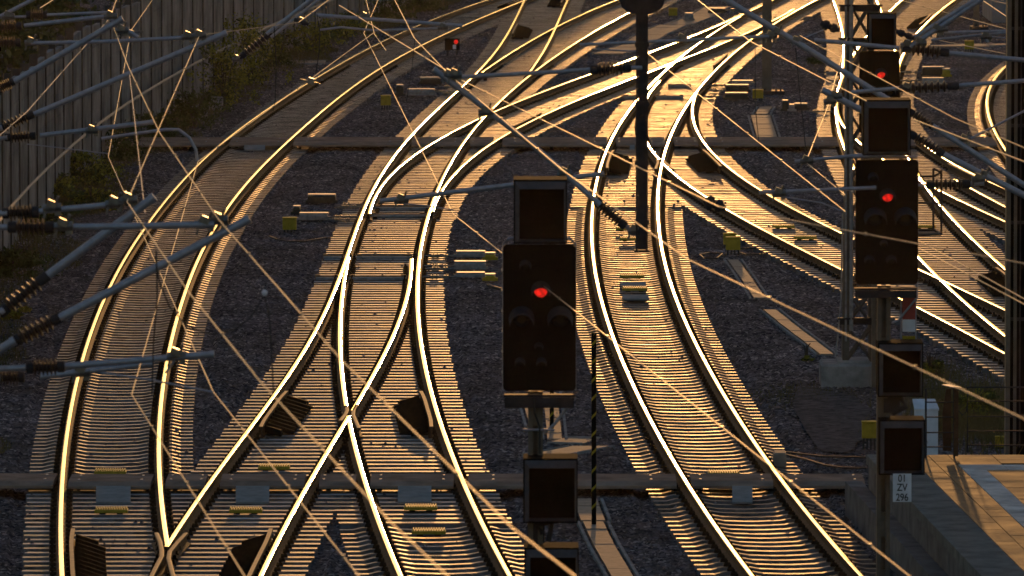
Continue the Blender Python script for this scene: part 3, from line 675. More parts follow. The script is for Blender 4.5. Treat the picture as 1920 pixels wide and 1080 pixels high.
def text(s, x, y, hpx, Yp, parent, mt='ink', name='lettering', sx=1.):
    cu = bpy.data.curves.new('t', 'FONT'); cu.body = s; cu.size = 1.0; cu.align_x = 'CENTER'; cu.align_y = 'CENTER'; cu.extrude = .0015/ (hpx/(F/Yp)/.7); cu.offset = .015
    o = bpy.data.objects.new('t', cu); C.objects.link(o); dg = bpy.context.evaluated_depsgraph_get()
    me = bpy.data.meshes.new_from_object(o.evaluated_get(dg)); bpy.data.objects.remove(o); me.name = name
    k = hpx/(F/Yp)/.7; c = PY(x, y, Yp); o3 = Vector((0,0,0)); q = parent
    while q is not None: o3 += q.location; q = q.parent
    for v in me.vertices: v.co = Vector((v.co.x*k*sx+c.x-o3.x, Yp-v.co.z*k-o3.y, v.co.y*k+c.z-o3.z))
    me.materials.clear(); me.materials.append(MT[mt]); n = bpy.data.objects.new(name, me); C.objects.link(n); n.parent = parent; return n
for s_, yy in (('01',897.5),('ZV',914.5),('296',933)): text(s_, 1691.5, yy, 13.5, Y2-.3095, pl, sx=.82)
m = MB(); m.box(PY(1691, 915, Y2-.15), (.06,.28,.06)); part(m, 'plate_holder', 'darksteel', s2)
m = MB(); Yb_ = Y2+1.1
for pts in (((1722,331),(1750,331),(1765,323)),((1750,316),(1750,432)),((1765,318),(1765,440)),((1722,380),(1764,381)),((1750,316),(1765,323)),((1722,441),(1765,440)),((1722,432),(1752,432),(1765,440))):
    m.tube([PY(x, y, Yb_) for x, y in pts], .017, 6)
part(m, 'service_basket', 'darksteel', s2)
m = MB(); a_, b_ = PY(1722,437,Yb_), PY(1762,437,Yb_)
for i in range(16): m.box((a_.x+(b_.x-a_.x)*i/15, Yb_+.2, a_.z), (.012,.55,.03), 0)
m.box(((a_.x+b_.x)/2, Yb_+.2, a_.z), (b_.x-a_.x,.012,.025), 0); part(m, 'grating', 'greybox', s2)
# white-red-white mast board with its yellow foot plate
Y2b = Y2+.45; a, b = PY(1692, 633, Y2b), PY(1716, 545, Y2b)
mb_ = thing('mast_board', ((a.x+b.x)/2, Y2b, a.z-.5), 'white red white striped board with yellow tab hanging beside the right signal mast', 'sign')
def strip(y0, y1, mt, nm): 
    p, q = PY(1692, y1, Y2b), PY(1716, y0, Y2b); m = MB(); m.box(((p.x+q.x)/2, Y2b, (p.z+q.z)/2), (q.x-p.x, .01, q.z-p.z)); part(m, nm, mt, mb_)
strip(545,553,'white','white_field'); strip(553,599,'redpaint','red_field'); strip(599,622,'white','white_field'); strip(630,637,'yellow','yellow_tab')
m = MB(); c = (a.x+b.x)/2
for sx in (a.x-.02, b.x+.01): m.tube([PY(0,540,Y2b)*0+Vector((sx, Y2b+.02, PY(0,541,Y2b).z)), Vector((sx, Y2b+.02, PY(0,640,Y2b).z))], .012, 6)
part(m, 'holder', 'galv', mb_)
# farther signal behind the right one
Y3 = 152.0; q = PY(1650, 250, Y3)
s3 = thing('railway_signal', (q.x, Y3, -.3), 'farther smaller signal with red light seen above and behind the right signal', 'signal', 'tall main signals')
board(s3, 1611, 1687, 96, 250, Y3, [(1652,139,9,1),(1635,172,9,0),(1668,172,9,0)], 1)
ibox(s3, 1627, 1680, 24, 92, Y3); hmast(s3, 1636, 1654, 250, Y3+.25)
# ------------------------------------------------------------------ insulators, cantilevers
def ins(a, b, r=.085, n=6):
    """ribbed insulator with end caps between a and b"""
    a, b = Vector(a), Vector(b); m = MB(); pr = [(.16,.038)]
    for i in range(n):
        t = .18+.64*(i+.5)/n; d = .64/n
        pr += [(t-d*.42,.038),(t-d*.1,r),(t+d*.1,r),(t+d*.3,.04)]
    pr += [(.84,.038)]; m.lathe(a, b, pr, 14); m2 = MB(); m3 = MB()
    m2.lathe(a, b, [(-.02,.045),(0,.058),(.17,.058),(.18,.04)], 12); m3.lathe(a, b, [(.82,.04),(.83,.058),(1.0,.058),(1.02,.045)], 12)
    return m, m2, m3
def canti(Yp, label, tubes=(), insul=(), clamps=(), thin=()):
    all_ = [p for t_ in tubes for p in t_[0]]
    w0 = PY(*all_[0], Yp); t = thing('cantilever', w0, label, 'cantilever', 'overhead line cantilever arms')
    for pts, r in tubes:
        W = [PY(x, y, Yp+random.uniform(-.05,.05)) for x, y in pts]; m = MB(); m.tube(W, r, 12)
        e = (W[-1]-W[-2]).normalized(); m.tube([W[-1]-e*.03, W[-1]+e*.02], r*1.12, 12, 0); part(m, 'tube', 'galv', t, smooth=False)
    for x0, y0, x1, y1 in insul:
        m, m2, m3 = ins(PY(x0,y0,Yp), PY(x1,y1,Yp)); o = part(m, 'insulator', 'insulator', t); part(m2, 'end_cap', 'darksteel', o); part(m3, 'end_cap', 'darksteel', o)
    for x, y in clamps:
        c = PY(x, y, Yp); m = MB(); m.tube([c+Vector((-.09,0,.0)), c+Vector((.10,0,.015))], .045, 8); m.box(c+Vector((0,-.03,.05)), (.10,.08,.07), 0, ry=.4)
        m.tube([c+Vector((-.05,-.02,.02)), c+Vector((-.08,-.03,-.10))], .014, 6); m.tube([c+Vector((.04,0,.04)), c+Vector((.07,-.02,.13))], .016, 6); m.box(c+Vector((.06,.03,-.03)), (.06,.06,.09), 0)
        part(m, 'clamp', 'clampmetal', t)
    for pts, r in thin:
        m = MB(); m.tube([PY(x, y, Yp) for x, y in pts], r, 8); part(m, 'steady_arm', 'galv', t)
    return t
T1, T2 = .040, .029
canti(86.6, 'lowest left arm set reaching the wires above the rail at middle left', [([(-60,692),(25,640)],.042),([(112,596),(465,412)],.042),([(-60,426),(20,426)],.03),([(95,426),(250,424),(398,421)],.033),([(-30,693),(52,689)],.03),([(118,687),(398,664)],.033)],
  [(22,642,114,594),(16,426,100,426),(50,690,120,687)], [(409,415),(384,421),(118,426),(330,669)], [([(190,699),(280,712),(400,735)],.010),([(330,672),(310,700)],.012)])
canti(90.5, 'left arm set with the thick tube ending just above the leftmost curved rail', [([(-60,622),(5,583)],.042),([(82,522),(287,371)],.045),([(-60,402),(10,400)],.03),([(65,397),(214,383)],.030),([(-30,711),(0,709)],.03),([(75,706),(283,682)],.032)],
  [(0,588,88,517),(5,400,72,397),(-10,709,45,707)], [(240,377),(214,384),(97,391),(151,700)], [])
canti(126.0, 'long left arm whose tube crosses the noise barrier below the highest ones', [([(-60,266),(2,240)],.042),([(58,217),(423,62)],.042),([(-40,78),(-5,78)],.03),([(58,81),(200,78),(355,70)],.028),([(-10,262),(12,258)],.03),([(75,254),(285,229)],.034)],
  [(-4,243,62,214),(-10,79,38,80),(10,258,66,255)], [(374,68),(352,70),(58,81),(172,246)], [([(190,260),(250,251),(310,243),(335,243),(355,258),(367,280),(370,302)],.024),([(50,270),(120,278),(202,288)],.008)])
canti(124.0, 'upper left arm in front of the noise barrier nearest the corner', [([(-60,180),(-3,166)],.04),([(22,156),(228,36)],.044),([(-40,52),(-5,51)],.03),([(45,48),(204,30)],.030)],
  [(-6,168,26,153),(-8,51,40,49)], [(207,32),(228,58)], [([(205,34),(243,60),(259,70)],.03)])
canti(131.0, 'short arms at the extreme top left corner', [([(0,31),(60,0),(120,-30)],.03),([(85,28),(205,23)],.022)], [(50,28,88,28)], [(15,32)], [([(0,33),(50,31)],.02)])
canti(162.0, 'distant arm at the top reaching right from the dark mast beyond the barrier', [([(500,64),(597,-12)],.038),([(508,70),(612,-12)],.030),([(592,28),(865,48)],.034),([(600,56),(640,51),(702,57),(820,53)],.020)], [(450,108,508,62)], [(565,41),(684,32),(830,52),(445,112)], [([(560,42),(600,15)],.012)])
canti(113.5, 'lone arm over the middle track reaching left from behind the nearest signal', [([(712,377),(965,346),(1130,326)],.032)], [], [(752,376)], [([(757,382),(800,386),(850,394)],.010)])
canti(137.5, 'long thick tube descending from top centre right to the right signal', [([(1335,-16),(1500,83),(1665,187)],.048),([(1087,84),(1270,76),(1440,68)],.026),([(1748,236),(1920,347),(1990,392)],.045)], [(1705,209,1752,239)], [(1457,62),(1493,78),(1445,68),(1278,73),(1808,262)], [([(1113,92),(1200,97),(1215,100)],.012),([(1815,262),(1925,206)],.018),([(1493,76),(1520,66),(1553,52)],.010)])
canti(121.5, 'arm set before the farther signal with a double tube rising to the upper right', [([(1527,75),(1684,90)],.030),([(1776,99),(1925,113),(1990,119)],.033),([(1698,80),(1838,-6)],.030),([(1706,88),(1850,-8)],.034)], [(1694,91,1778,99)], [(1700,86),(1724,82),(1756,57)], [])
canti(128.0, 'horizontal arm crossing just below the red light of the farther signal', [([(1596,173),(1690,165)],.030),([(1790,161),(1925,151),(1990,146)],.032)], [(1688,166,1796,161)], [(1700,166)], [])
canti(123.7, 'arm with clamp left of the right signal, tube leading behind the indicator box', [([(1541,168),(1620,209),(1690,246)],.046),([(1762,286),(1920,366),(1990,400)],.046),([(1490,303),(1560,296),(1622,290)],.026)], [(1706,250,1768,289)], [(1566,182),(1556,191),(1512,303),(1845,330)], [])
canti(118.0, 'thin tube ending left of the lattice mast at mid height', [([(1423,361),(1520,357),(1640,352)],.026)], [], [(1460,364)], [([(1460,368),(1540,380),(1583,397)],.010)])
canti(120.0, 'short insulated arm right beside the red light of the right signal', [([(1812,345),(1842,343)],.035)], [(1738,347,1818,345)], [(1834,337)], [([(1722,347),(1742,347)],.02)])
canti(141.5, 'two thin parallel tubes at the top right beside the tall dark mast', [([(1770,61),(1890,58)],.024),([(1746,75),(1830,66),(1890,61)],.020)], [], [(1766,56),(1848,70)], [([(1848,72),(1852,80)],.03),([(1860,69),(1885,71)],.010)])
# hanging post
Yh = 110.0; a, b = PY(1192,468,Yh), PY(1215,-40,Yh); cx = (a.x+b.x)/2
hp = thing('hanging_post', (cx, Yh, b.z), 'thick dark post hanging down from above in the centre right, ending over the track', 'post')
m = MB(); w_ = b.x-a.x; 
for s_ in (-1,1): m.box((cx+s_*(w_/2-.012), Yh, (a.z+b.z)/2), (.024, .16, b.z-a.z), 0)
m.box((cx, Yh-.05, (a.z+b.z)/2), (w_-.05, .014, b.z-a.z-.01), 0); part(m, 'column', 'darksteel', hp)
zt = PY(0,0,Yh).z; z2 = PY(0,26,Yh).z; hw = 42/(F/Yh); m = MB()
pl_ = [(cx-w_/2-.002,Yh-.09,z2)]+[(cx-w_/2-.002-(hw-w_/2)*math.sin(R(t_)), Yh-.09, z2+(zt-z2)*(1-math.cos(R(t_)))) for t_ in (30,60,90)]+[(cx-hw,Yh-.09,b.z)]
pl_ = pl_+[(2*cx-x_, y_, z_) for x_, y_, z_ in pl_[::-1]]
m.prism(pl_[::-1], (0,.18,0)); part(m, 'gusset', 'darksteel', hp)
m = MB(); m.box((cx, Yh, a.z-.015), (w_+.04,.2,.03), 0); part(m, 'end_plate', 'darksteel', hp)
m = MB()
for zz in (b.z-.05, b.z+.75):
    for yy in (-.25,.25): m.box((cx, Yh+yy, zz), (30,.10,.10), 0)
for i in range(30):
    for yy in (-.25,.25): m.tube([(cx-15+i, Yh+yy, b.z+(-.05 if i % 2 else .75)), (cx-14+i, Yh+yy, b.z+(.75 if i % 2 else -.05))], .03, 4)
part(m, 'gantry_beam', 'maststeel', hp)
for xx in (-15,15): m = MB(); m.box((cx+xx, Yh, (b.z+.7)/2), (.35,.5,b.z+1.3), 0); part(m, 'gantry_leg', 'maststeel', hp)
for k in range(4): m = MB(); m.box((cx, Yh-.1, a.z+.35+k*.75), (w_+.03,.02,.06), 0); part(m, 'strap', 'darksteel', hp)
canti(110.0, 'long diagonal arm rising left from the bottom end of the hanging post', [([(1125,384),(1000,273),(815,131)],.036),([(1168,420),(1192,437),(1204,440)],.03)], [(1117,377,1172,424)], [(842,143),(910,212),(1058,327),(1190,434)], [])
canti(109.6, 'slim horizontal arm reaching left from the upper part of the hanging post', [([(866,144),(1000,137),(1115,130)],.027),([(1176,127),(1200,127)],.025)], [(1108,131,1182,127)], [(852,142)], [])
# small post-borne wire insulators
for (x, y, Yp, r, lb) in ((1340,383,104,.085,'dark drum-shaped insulator in the wire above the slanting track'),(1556,50,121,.07,'small round insulator in the wire left of the farther signal'),(565,41,158,.05,'small insulator on the wire at the top beside the dark mast'),(1697,65,121,.05,'small star-shaped wire connector right of the farther signal')):
    c = PY(x, y, Yp); m = MB(); d = Vector((.13,0,-.05)); m.lathe(c-d, c+d, [(0,.03),(.12,r*.7),(.2,r),(.4,r),(.45,r*.6),(.55,r*.6),(.6,r*.95),(.8,r*.9),(.88,r*.5),(1,.03)], 14)
    tag(m.build('wire_insulator', 'darksteel'), lb, 'insulator', 'insulators in the overhead wires')
# ------------------------------------------------------------------ overhead wires
def simp(p, tol):
    if len(p) < 3: return p
    (ax, ay), (bx, by) = p[0], p[-1]; L = math.hypot(bx-ax, by-ay)
    d = [abs((bx-ax)*(ay-y)-(ax-x)*(by-ay))/L for x, y in p]; i = max(range(len(p)), key=lambda k: d[k])
    return simp(p[:i+1], tol)[:-1]+simp(p[i:], tol) if d[i] > tol else [p[0], p[-1]]
def wire(pts, z, label, r=.0055, name='contact_wire', mt='copper', sag=0, ys=None, clips=()):
    pts = simp(pts, 7)
    W = [PY(x, y, Y_) for (x, y), Y_ in zip(pts, ys)] if ys else [P(x, y, z) for x, y in pts]
    m = MB(); m.tube(W, r, 6)
    for i in range(len(W)-1):      # dropper clips
        L = (W[i+1]-W[i]).length; n = int(L/5.5)
        for j in range(1, n+1):
            c = W[i].lerp(W[i+1], (j-.35)/(n+.3)); m.box(c, (.028,.05,.028), 1)
    return tag(m.build(name, [mt,'clampmetal']), label, name.replace('_',' ').replace('contact wire','overhead wire').replace('messenger wire','overhead wire'), 'overhead line wires')
wire([(287,-2),(245,58),(230,137),(213,227),(203,294),(233,358),(280,450),(320,540),(358,632),(400,735),(460,813),(553,937),(670,1080),(720,1140)], 5.5, 'bright wire bending left over the barrier and ending near the bottom left centre')
wire([(222,-10),(206,32),(240,124),(270,187),(300,250),(347,320),(411,413),(487,507),(567,598),(640,675),(760,792),(853,883),(960,990),(1080,1082)], 7.35, 'wire from the top left corner through the lowest left arm to the bottom', name='messenger_wire')
wire([(640,-18),(600,15),(560,42),(470,54),(374,66),(338,160),(302,243),(243,362),(238,378),(290,460),(353,547),(490,718),(610,853),(733,980),(840,1078),(870,1110)], 7.2, 'wire kinked at two left arms, ending at the bottom left', name='messenger_wire')
wire([(700,62),(578,160),(500,209),(430,258),(385,290),(371,303),(355,360),(323,480),(293,577),(267,673),(247,740),(297,825),(367,940),(457,1080),(480,1115)], 5.5, 'bright zigzag wire lying over the leftmost track and ending at the bottom left')
wire([(684,-10),(697,33),(702,64),(724,95)], 5.6, 'short bright wire at the top crossing the distant arm')
wire([(722,-30),(704,10),(682,62),(750,207),(825,350),(850,402),(938,471),(1082,588),(1243,714),(1447,877),(1703,1080),(1740,1108)], 5.5, 'bright wire passing behind the nearest signal head to the bottom right')
wire([(735,-10),(777,72),(843,141),(930,209),(1057,321),(1215,433),(1290,487),(1433,560),(1640,657),(1770,719),(1925,788)], 7.35, 'wire running along the diagonal arm and on to the lower right edge', name='messenger_wire')
wire([(636,10),(740,75),(843,136)], 7.3, 'thin wire coming from upper left into the diagonal arm clamp', r=.007, name='messenger_wire')
wire([(850,143),(1007,227),(1127,287),(1326,378),(1348,388),(1460,410),(1600,437),(1725,460),(1925,495)], 7.3, 'thin wire with the drum insulator above the slanting track', r=.006, name='messenger_wire')
wire([(1205,40),(1216,102),(1280,161),(1330,197),(1423,270),(1530,352),(1585,397)], 6.2, 'bright wire right of the hanging post crossing the brightest junction')
wire([(1290,-14),(1360,41),(1407,78),(1507,135),(1573,170),(1625,190)], 7.2, 'wire from top centre right down to the arm clamp left of the right signal', name='messenger_wire', r=.007)
wire([(1500,67),(1580,113),(1727,187),(1790,222),(1925,279)], 7.3, 'wire crossing the red light of the farther signal', name='messenger_wire')
wire([(1710,223),(1770,250),(1925,305)], 7.1, 'short bright wire right of the upper indicator box', r=.008)
wire([(1596,45),(1588,82),(1574,130),(1560,170)], 5.9, 'short bright wire beside the lattice mast, upper piece', r=.008)
wire([(1556,190),(1532,245),(1511,304),(1540,332),(1585,366)], 5.5, 'bright wire hooked at the arm left of the right signal')
wire([(1676,-3),(1780,24),(1885,54)], 6.5, 'upper thin wire at top right crossing to the dark mast', r=.006)
wire([(1693,62),(1760,75),(1885,101)], 6.0, 'lower thin wire at top right crossing to the dark mast', r=.006)
wire([(1838,-2),(1864,16),(1890,33)], 6.2, 'short bright wire segment in the top right corner', r=.010)
wire([(1845,-3),(1890,8)], 6.6, 'faint wire in the very top right corner', r=.005)
wire([(1722,451),(1790,489),(1845,525),(1925,563)], 6.0, 'upper of two thin parallel wires right of the right signal', r=.006)
wire([(1722,465),(1790,499),(1845,530),(1925,573)], 5.9, 'lower of two thin parallel wires right of the right signal', r=.006)
wire([(203,37),(120,135),(50,210),(-10,262)], 7.0, 'thin grey stay wire slanting down over the barrier at far left', r=.005, mt='galv')
wire([(243,140),(258,270),(272,400)], 6.9, 'thin grey nearly vertical wire over the left verge', r=.005, mt='galv')
wire([(112,-8),(90,8),(75,15)], 6.5, 'tiny bright wire piece in the top left corner', r=.009)
# droppers: thin dark ropes
def rope(pts, Yp, label, r=.008):
    m = MB(); m.tube([PY(x, y, Yp) for x, y in pts], r, 6); tag(m.build('dropper_rope', 'cable'), label, 'dropper', 'dark hanging dropper ropes')
rope([(498,530),(497,555),(506,600),(511,700),(513,735)], 80, 'dark rope hanging right of the white knob over the ballast')
rope([(497,552),(470,595),(440,618),(395,627),(350,612),(318,575),(298,525),(291,480)], 82, 'slack dark loop hanging between two left wires')
rope([(293,470),(295,560),(288,640),(285,740)], 84, 'dark rope hanging over the leftmost track')
rope([(514,50),(518,120),(516,190),(512,208)], 140, 'dark rope hanging left of the curving rails at the top')
rope([(594,25),(600,60),(598,100),(592,140)], 150, 'short dark rope left of the distant arm')
rope([(1492,90),(1499,170),(1508,250),(1512,300)], 126, 'dark rope between clamps left of the lattice mast')
rope([(778,72),(772,130),(762,190)], 118, 'thin dark rope under the wire at upper centre left', .005)
rope([(1416,90),(1416,200),(1423,268)], 120, 'thin dark rope right of the bright junction', .006)
m = MB(); c = PY(496, 549, 80); m.lathe(c-Vector((0,0,.03)), c+Vector((0,0,.03)), [(0,.01),(.3,.028),(.7,.028),(1,.01)], 10); tag(m.build('dropper_ball', 'white'), 'small white knob joining the two dark ropes', 'clamp')
# line hardware lying in front of the leftmost track
for x, y, Yp, lb in ((583,152,140,'cluster of clamps on the wire above the curving rails'),(243,62,128,'dark clamp cluster on the bright wire before the barrier')):
    c = PY(x, y, Yp); m = MB(); m.box(c, (.10,.08,.10), 0, ry=.3)
    for s_ in (-1,1): m.tube([c+Vector((s_*.18,0,.03)), c+Vector((s_*.02,0,.0)), c+Vector((s_*.16,0,-.06))], .012, 6)
    m.tube([c+Vector((-.2,.0,-.02)), c+Vector((.2,0,.02))], .014, 6); tag(m.build('wire_clamp', 'clampmetal'), lb, 'clamp', 'clamps on the overhead wires')
# ------------------------------------------------------------------ masts
def lattice():
    Yp = 153.0; g0 = PY(1605, 690, Yp); t = thing('lattice_mast', (g0.x, Yp, -.24), 'grey lattice mast on a concrete base left of the right signal', 'mast')
    zt = PY(0,-60,Yp).z; zb = PY(0,676,Yp).z; s = F/Yp
    def cx(x, z): return PY(x, 300, Yp).x
    m = MB(); xb0, xb1 = PY(1587,0,Yp).x, PY(1637,0,Yp).x; xt0, xt1 = PY(1594,0,Yp).x, PY(1632,0,Yp).x
    for dy in (-.26,.26):
        for (b0, t0) in ((xb0, xt0), (xb1, xt1)):
            m.prism([(b0-.055,Yp+dy,zb),(b0+.055,Yp+dy,zb),(t0+.045,Yp+dy*.7,zt),(t0-.045,Yp+dy*.7,zt)], (0,.02,0))
            m.prism([(b0-.06,Yp+dy,zb),(b0-.04,Yp+dy,zb),(t0-.03,Yp+dy*.7,zt),(t0-.05,Yp+dy*.7,zt)], (0,.10 if dy < 0 else -.10,0))
    part(m, 'chord', 'maststeel', t)
    m = MB(); mm = {-.24: MB(), .20: MB()}; n = 11; L = zt-zb
    for i in range(n):
        f0, f1 = i/n, (i+1)/n; z0, z1 = zb+L*f0, zb+L*f1
        l0, l1 = xb0+(xt0-xb0)*f0, xb0+(xt0-xb0)*f1; r0, r1 = xb1+(xt1-xb1)*f0, xb1+(xt1-xb1)*f1
        for dy in (-.24,.20):
            m = mm[dy]; m.tube([(l0,Yp+dy,z0),(r1,Yp+dy,z1)], .024, 4); m.tube([(r0,Yp+dy+.03,z0),(l1,Yp+dy+.03,z1)], .024, 4)
    for dy in mm: part(mm[dy], 'bracing', 'maststeel', t)
    for y_ in (14,76,600):
        m = MB(); z = PY(0,y_,Yp).z; m.box(((xb0+xb1)/2, Yp-.25, z), (xb1-xb0+.24,.06,.12), 0); m.box(((xb0+xb1)/2, Yp-.30, z+.05), (xb1-xb0+.30,.12,.03), 0); part(m, 'bracket', 'darksteel', t)
    m = MB(); m.tube([PY(1596,-40,Yp-.33), PY(1596,620,Yp-.33)], .035, 8); m.tube([PY(1586,-40,Yp-.33), PY(1586,640,Yp-.33)], .020, 8); m.tube([PY(1580,400,Yp-.33), PY(1577,560,Yp-.33), PY(1570,640,Yp-.33), PY(1566,670,Yp-.33)], .016, 6); part(m, 'cable_duct', 'greybox', t)
    m = MB(); a, b = PY(1540,722,Yp-.55), PY(1638,722,Yp-.55); zc = PY(0,678,Yp).z; m.bevbox(((a.x+b.x)/2, Yp+.05, (zc-.32)/2), (b.x-a.x, 1.2, zc+.32), .04); m.bevbox(((a.x+b.x)/2+.12, Yp+.1, zc+.02), ((b.x-a.x)*.62, .8, .05), .02); part(m, 'concrete_base', 'concrete', t)
lattice()
def simple_mast(x0, x1, ytop, ybase, label, mt='maststeel', plate=True, D=.26):
    Yp = yY(ybase, -.24); a, b = PY(x0, ybase, Yp), PY(x1, ytop, Yp); t = thing('overhead_line_mast', ((a.x+b.x)/2, Yp, -.24), label, 'mast', 'steel masts of the overhead line')
    m = MB(); c = (a.x+b.x)/2; w_ = b.x-a.x; h = b.z+.3; zc = (b.z-.3)/2
    for s_ in (-1,1): m.box((c, Yp+s_*(D/2-.01), zc), (w_, .02, h), 0)
    m.box((c, Yp, zc), (.02, D-.045, h-.01), 0); part(m, 'column', mt, t)
    if plate:
        m = MB(); m.bevbox((c+.1, Yp, -.17), (w_*3.0,.8,.12), .02)
        for dx in (-.5,.5,.9): m.tube([(c+dx*w_*1.2+.1, Yp-.25, -.15), (c+dx*w_*1.2+.1, Yp-.25, -.04)], .03, 6)
        part(m, 'base_plate', 'darksteel', t)
    return t
simple_mast(1429, 1447, -60, 178, 'dark steel mast standing beside the brightest junction at the top right of centre')
simple_mast(432, 448, -40, 112, 'dark steel mast in the bushes at the end of the noise barrier', plate=False)
simple_mast(1825, 1836, -20, 56, 'small distant dark mast at the top right')
# big dark mast at the right edge
Yb = 139.0; a, b = PY(1884, 835, Yb), PY(1946, -80, Yb)
bm = thing('portal_mast', ((a.x+b.x)/2, Yb, -.24), 'tall wide dark mast filling the right edge of the picture', 'mast')
m = MB(); w_ = b.x-a.x; c = (a.x+b.x)/2; zc = (b.z-.3)/2; h = b.z+.3
m.box((c, Yb+.12, zc), (w_-.10,.02,h-.02), 0); m.box((a.x+.035, Yb, zc), (.07,.34,h), 1); m.box((b.x-.035, Yb, zc), (.07,.34,h), 1); m.box((a.x+.15, Yb-.10, zc), (.05,.04,h-.05), 1)
part(m, 'column', ['black','maststeel'], bm)
m = MB()
for i in range(9): m.box((c, Yb-.05, .5+i*1.55), (w_-.15,.05,.05), 0)
part(m, 'crossbar', 'darksteel', bm)
for q_ in (-.02,.08): m = MB(); m.tube([(c+q_, Yb-.14, 0), (c+q_, Yb-.14, b.z-.2)], .014, 6); part(m, 'conduit', 'darksteel', bm)
# striped marker poles
def pole(x, ytop, ybase, label, wpx):
    Yp = yY(ybase, -.24); a, b = PY(x, ybase, Yp), PY(x, ytop, Yp); r = wpx/(F/Yp)/2
    t = thing('marker_pole', (a.x, Yp, -.24), label, 'pole', 'black and yellow striped poles')
    m = MB(); m.tube([(a.x,Yp,-.3),(b.x,Yp,b.z)], r, 12); m.tube([(a.x,Yp,b.z),(b.x,Yp,b.z+.02)], r*1.15, 12); part(m, 'shaft', 'black', t)
    m = MB(); z = 0.0
    while z < b.z-.2:      # spiral bands
        n = 14; vs = []
        for i in range(n+1):
            th = -math.pi+2*math.pi*i/n; zz = z+.22*i/n
            for q in (0,.045): vs.append((a.x+(r+.002)*math.cos(th), Yp+(r+.002)*math.sin(th), zz+q))
        m.add(vs, [(2*i,2*i+2,2*i+3,2*i+1) for i in range(n)]); z += .27
    part(m, 'stripe', 'yellow', t)
pole(1113.5, 627, 988, 'tall thin black and yellow striped pole right of the nearest signal', 9)
pole(1034.5, 722, 812, 'short black and yellow striped pole just behind the nearest signal mast', 8)
# ------------------------------------------------------------------ platform
zP = .76; E0, E1 = P(1623,852,zP), P(1833,1073,zP); dE = (E0-E1)/(E0.y-E1.y)
def ex(Yv): return E1.x+(Yv-E1.y)*dE.x
pf = thing('platform', (ex(122), 122, -.24), 'platform end with worn paving and a white guide strip at the bottom right', 'platform')
Ye = E0.y; Y0p = 100.0
def band(o0, o1, z, th, mt, nm, y1=Ye, y0=Y0p, joints=0, wj=.012, stag=False, cols=1, z_j=0):
    m = MB(); yy = y0
    step = joints or (y1-y0)
    r_ = 0
    while yy < y1-.02:
        e = min(yy+step, y1); cw = (o1-o0)/cols
        for c_ in range(cols):
            of = (step*.5 if (stag and c_ % 2) else 0)
            q0, q1 = yy+of+wj/2, min(e+of-wj/2, y1)
            if q1-q0 < .02: continue
            a_, b_ = o0+c_*cw+wj/2, o0+(c_+1)*cw-wj/2; dz = random.uniform(-.002,.002) if joints else 0
            quad = [(ex(q0)+a_,q0,z+dz),(ex(q0)+b_,q0,z+dz),(ex(q1)+b_,q1,z+dz),(ex(q1)+a_,q1,z+dz)]
            m.hexa([Vector(v)-Vector((0,0,th)) for v in quad]+[Vector(v) for v in quad])
        yy += step
    return part(m, nm, mt, pf)
band(0, .62, zP, .14, 'edge', 'edge_slab', joints=1.0)
band(.62, 1.22, zP-.004, .06, 'paving', 'paving', joints=.5, cols=2, stag=True)
band(1.22, 1.56, zP+.002, .06, 'guide', 'guide_strip', y1=Ye-2.4, joints=.6)
band(1.56, 6.5, zP-.004, .06, 'paving', 'paving', y1=Ye-2.4, joints=.8, cols=7, stag=True)
band(1.22, 6.5, zP+.002, .06, 'guide', 'guide_strip', y1=Ye-1.6, y0=Ye-2.38, joints=.78, cols=8)
band(1.22, 6.5, zP-.004, .06, 'paving', 'paving', y0=Ye-1.58, joints=.53, cols=8, stag=True)
band(.10, 6.6, zP-.15, .86, 'soil', 'core', y1=Ye-.05)
m = MB(); yy = Y0p
while yy < Ye-.1:
    q = [(ex(yy+.01)+.06,yy+.01),(ex(yy+.01)+.12,yy+.01),(ex(yy+.98)+.12,yy+.98),(ex(yy+.98)+.06,yy+.98)]
    m.hexa([Vector((x_,y_,-.3)) for x_,y_ in q]+[Vector((x_,y_,zP-.145)) for x_,y_ in q]); yy += 1.0
part(m, 'retaining_wall', 'wallpanel', pf)
m = MB(); yy = Y0p; Yl = yY(903,.28)
while yy < Yl-.1:
    q = [(ex(yy+.01)-.20,yy+.01),(ex(yy+.01)+.05,yy+.01),(ex(yy+.98)+.05,yy+.98),(ex(yy+.98)-.20,yy+.98)]
    m.hexa([Vector((x_,y_,-.3)) for x_,y_ in q]+[Vector((x_,y_,.24)) for x_,y_ in q]); yy += 1.0
part(m, 'lower_ledge', 'wallpanel', pf)
# railings on the platform end
def fence(x0, x1, y0, y1, rails, label, zb=zP, Yp=None):
    Yp = Yp or Ye-.5; t = thing('platform_railing', PY(x0, y1, Yp), label, 'railing', 'thin metal railings on the platform end')
    m = MB(); a, b, c, d = PY(x0,y0,Yp), PY(x1,y0,Yp), PY(x1,y1,Yp), PY(x0,y1,Yp); m.tube([d+Vector((0,0,-.1)), a, b, c+Vector((0,0,-.1))], .016, 8); part(m, 'frame', 'darksteel', t)
    for y_ in rails: m = MB(); m.tube([PY(x0,y_,Yp), PY(x1,y_,Yp)], .011, 6); part(m, 'bar', 'darksteel', t)
fence(1736, 1789, 729, 855, (754,782,811,838), 'left railing panel in front of the white cabinet')
fence(1814, 1925, 726, 835, (752,781,808,835), 'right railing panel in front of the grass')
Yq = Ye-.5; a = PY(1792, 855, Yq); t = thing('gate_post', (a.x, Yq, zP), 'dark brown post with a tilted panel between the two platform railings', 'post')
m = MB(); p0, p1 = PY(1788,855,Yq), PY(1797,729,Yq); m.box(((p0.x+p1.x)/2, Yq, (p0.z+p1.z)/2), (p1.x-p0.x,.08,p1.z-p0.z), 0); part(m, 'column', 'railbody', t)
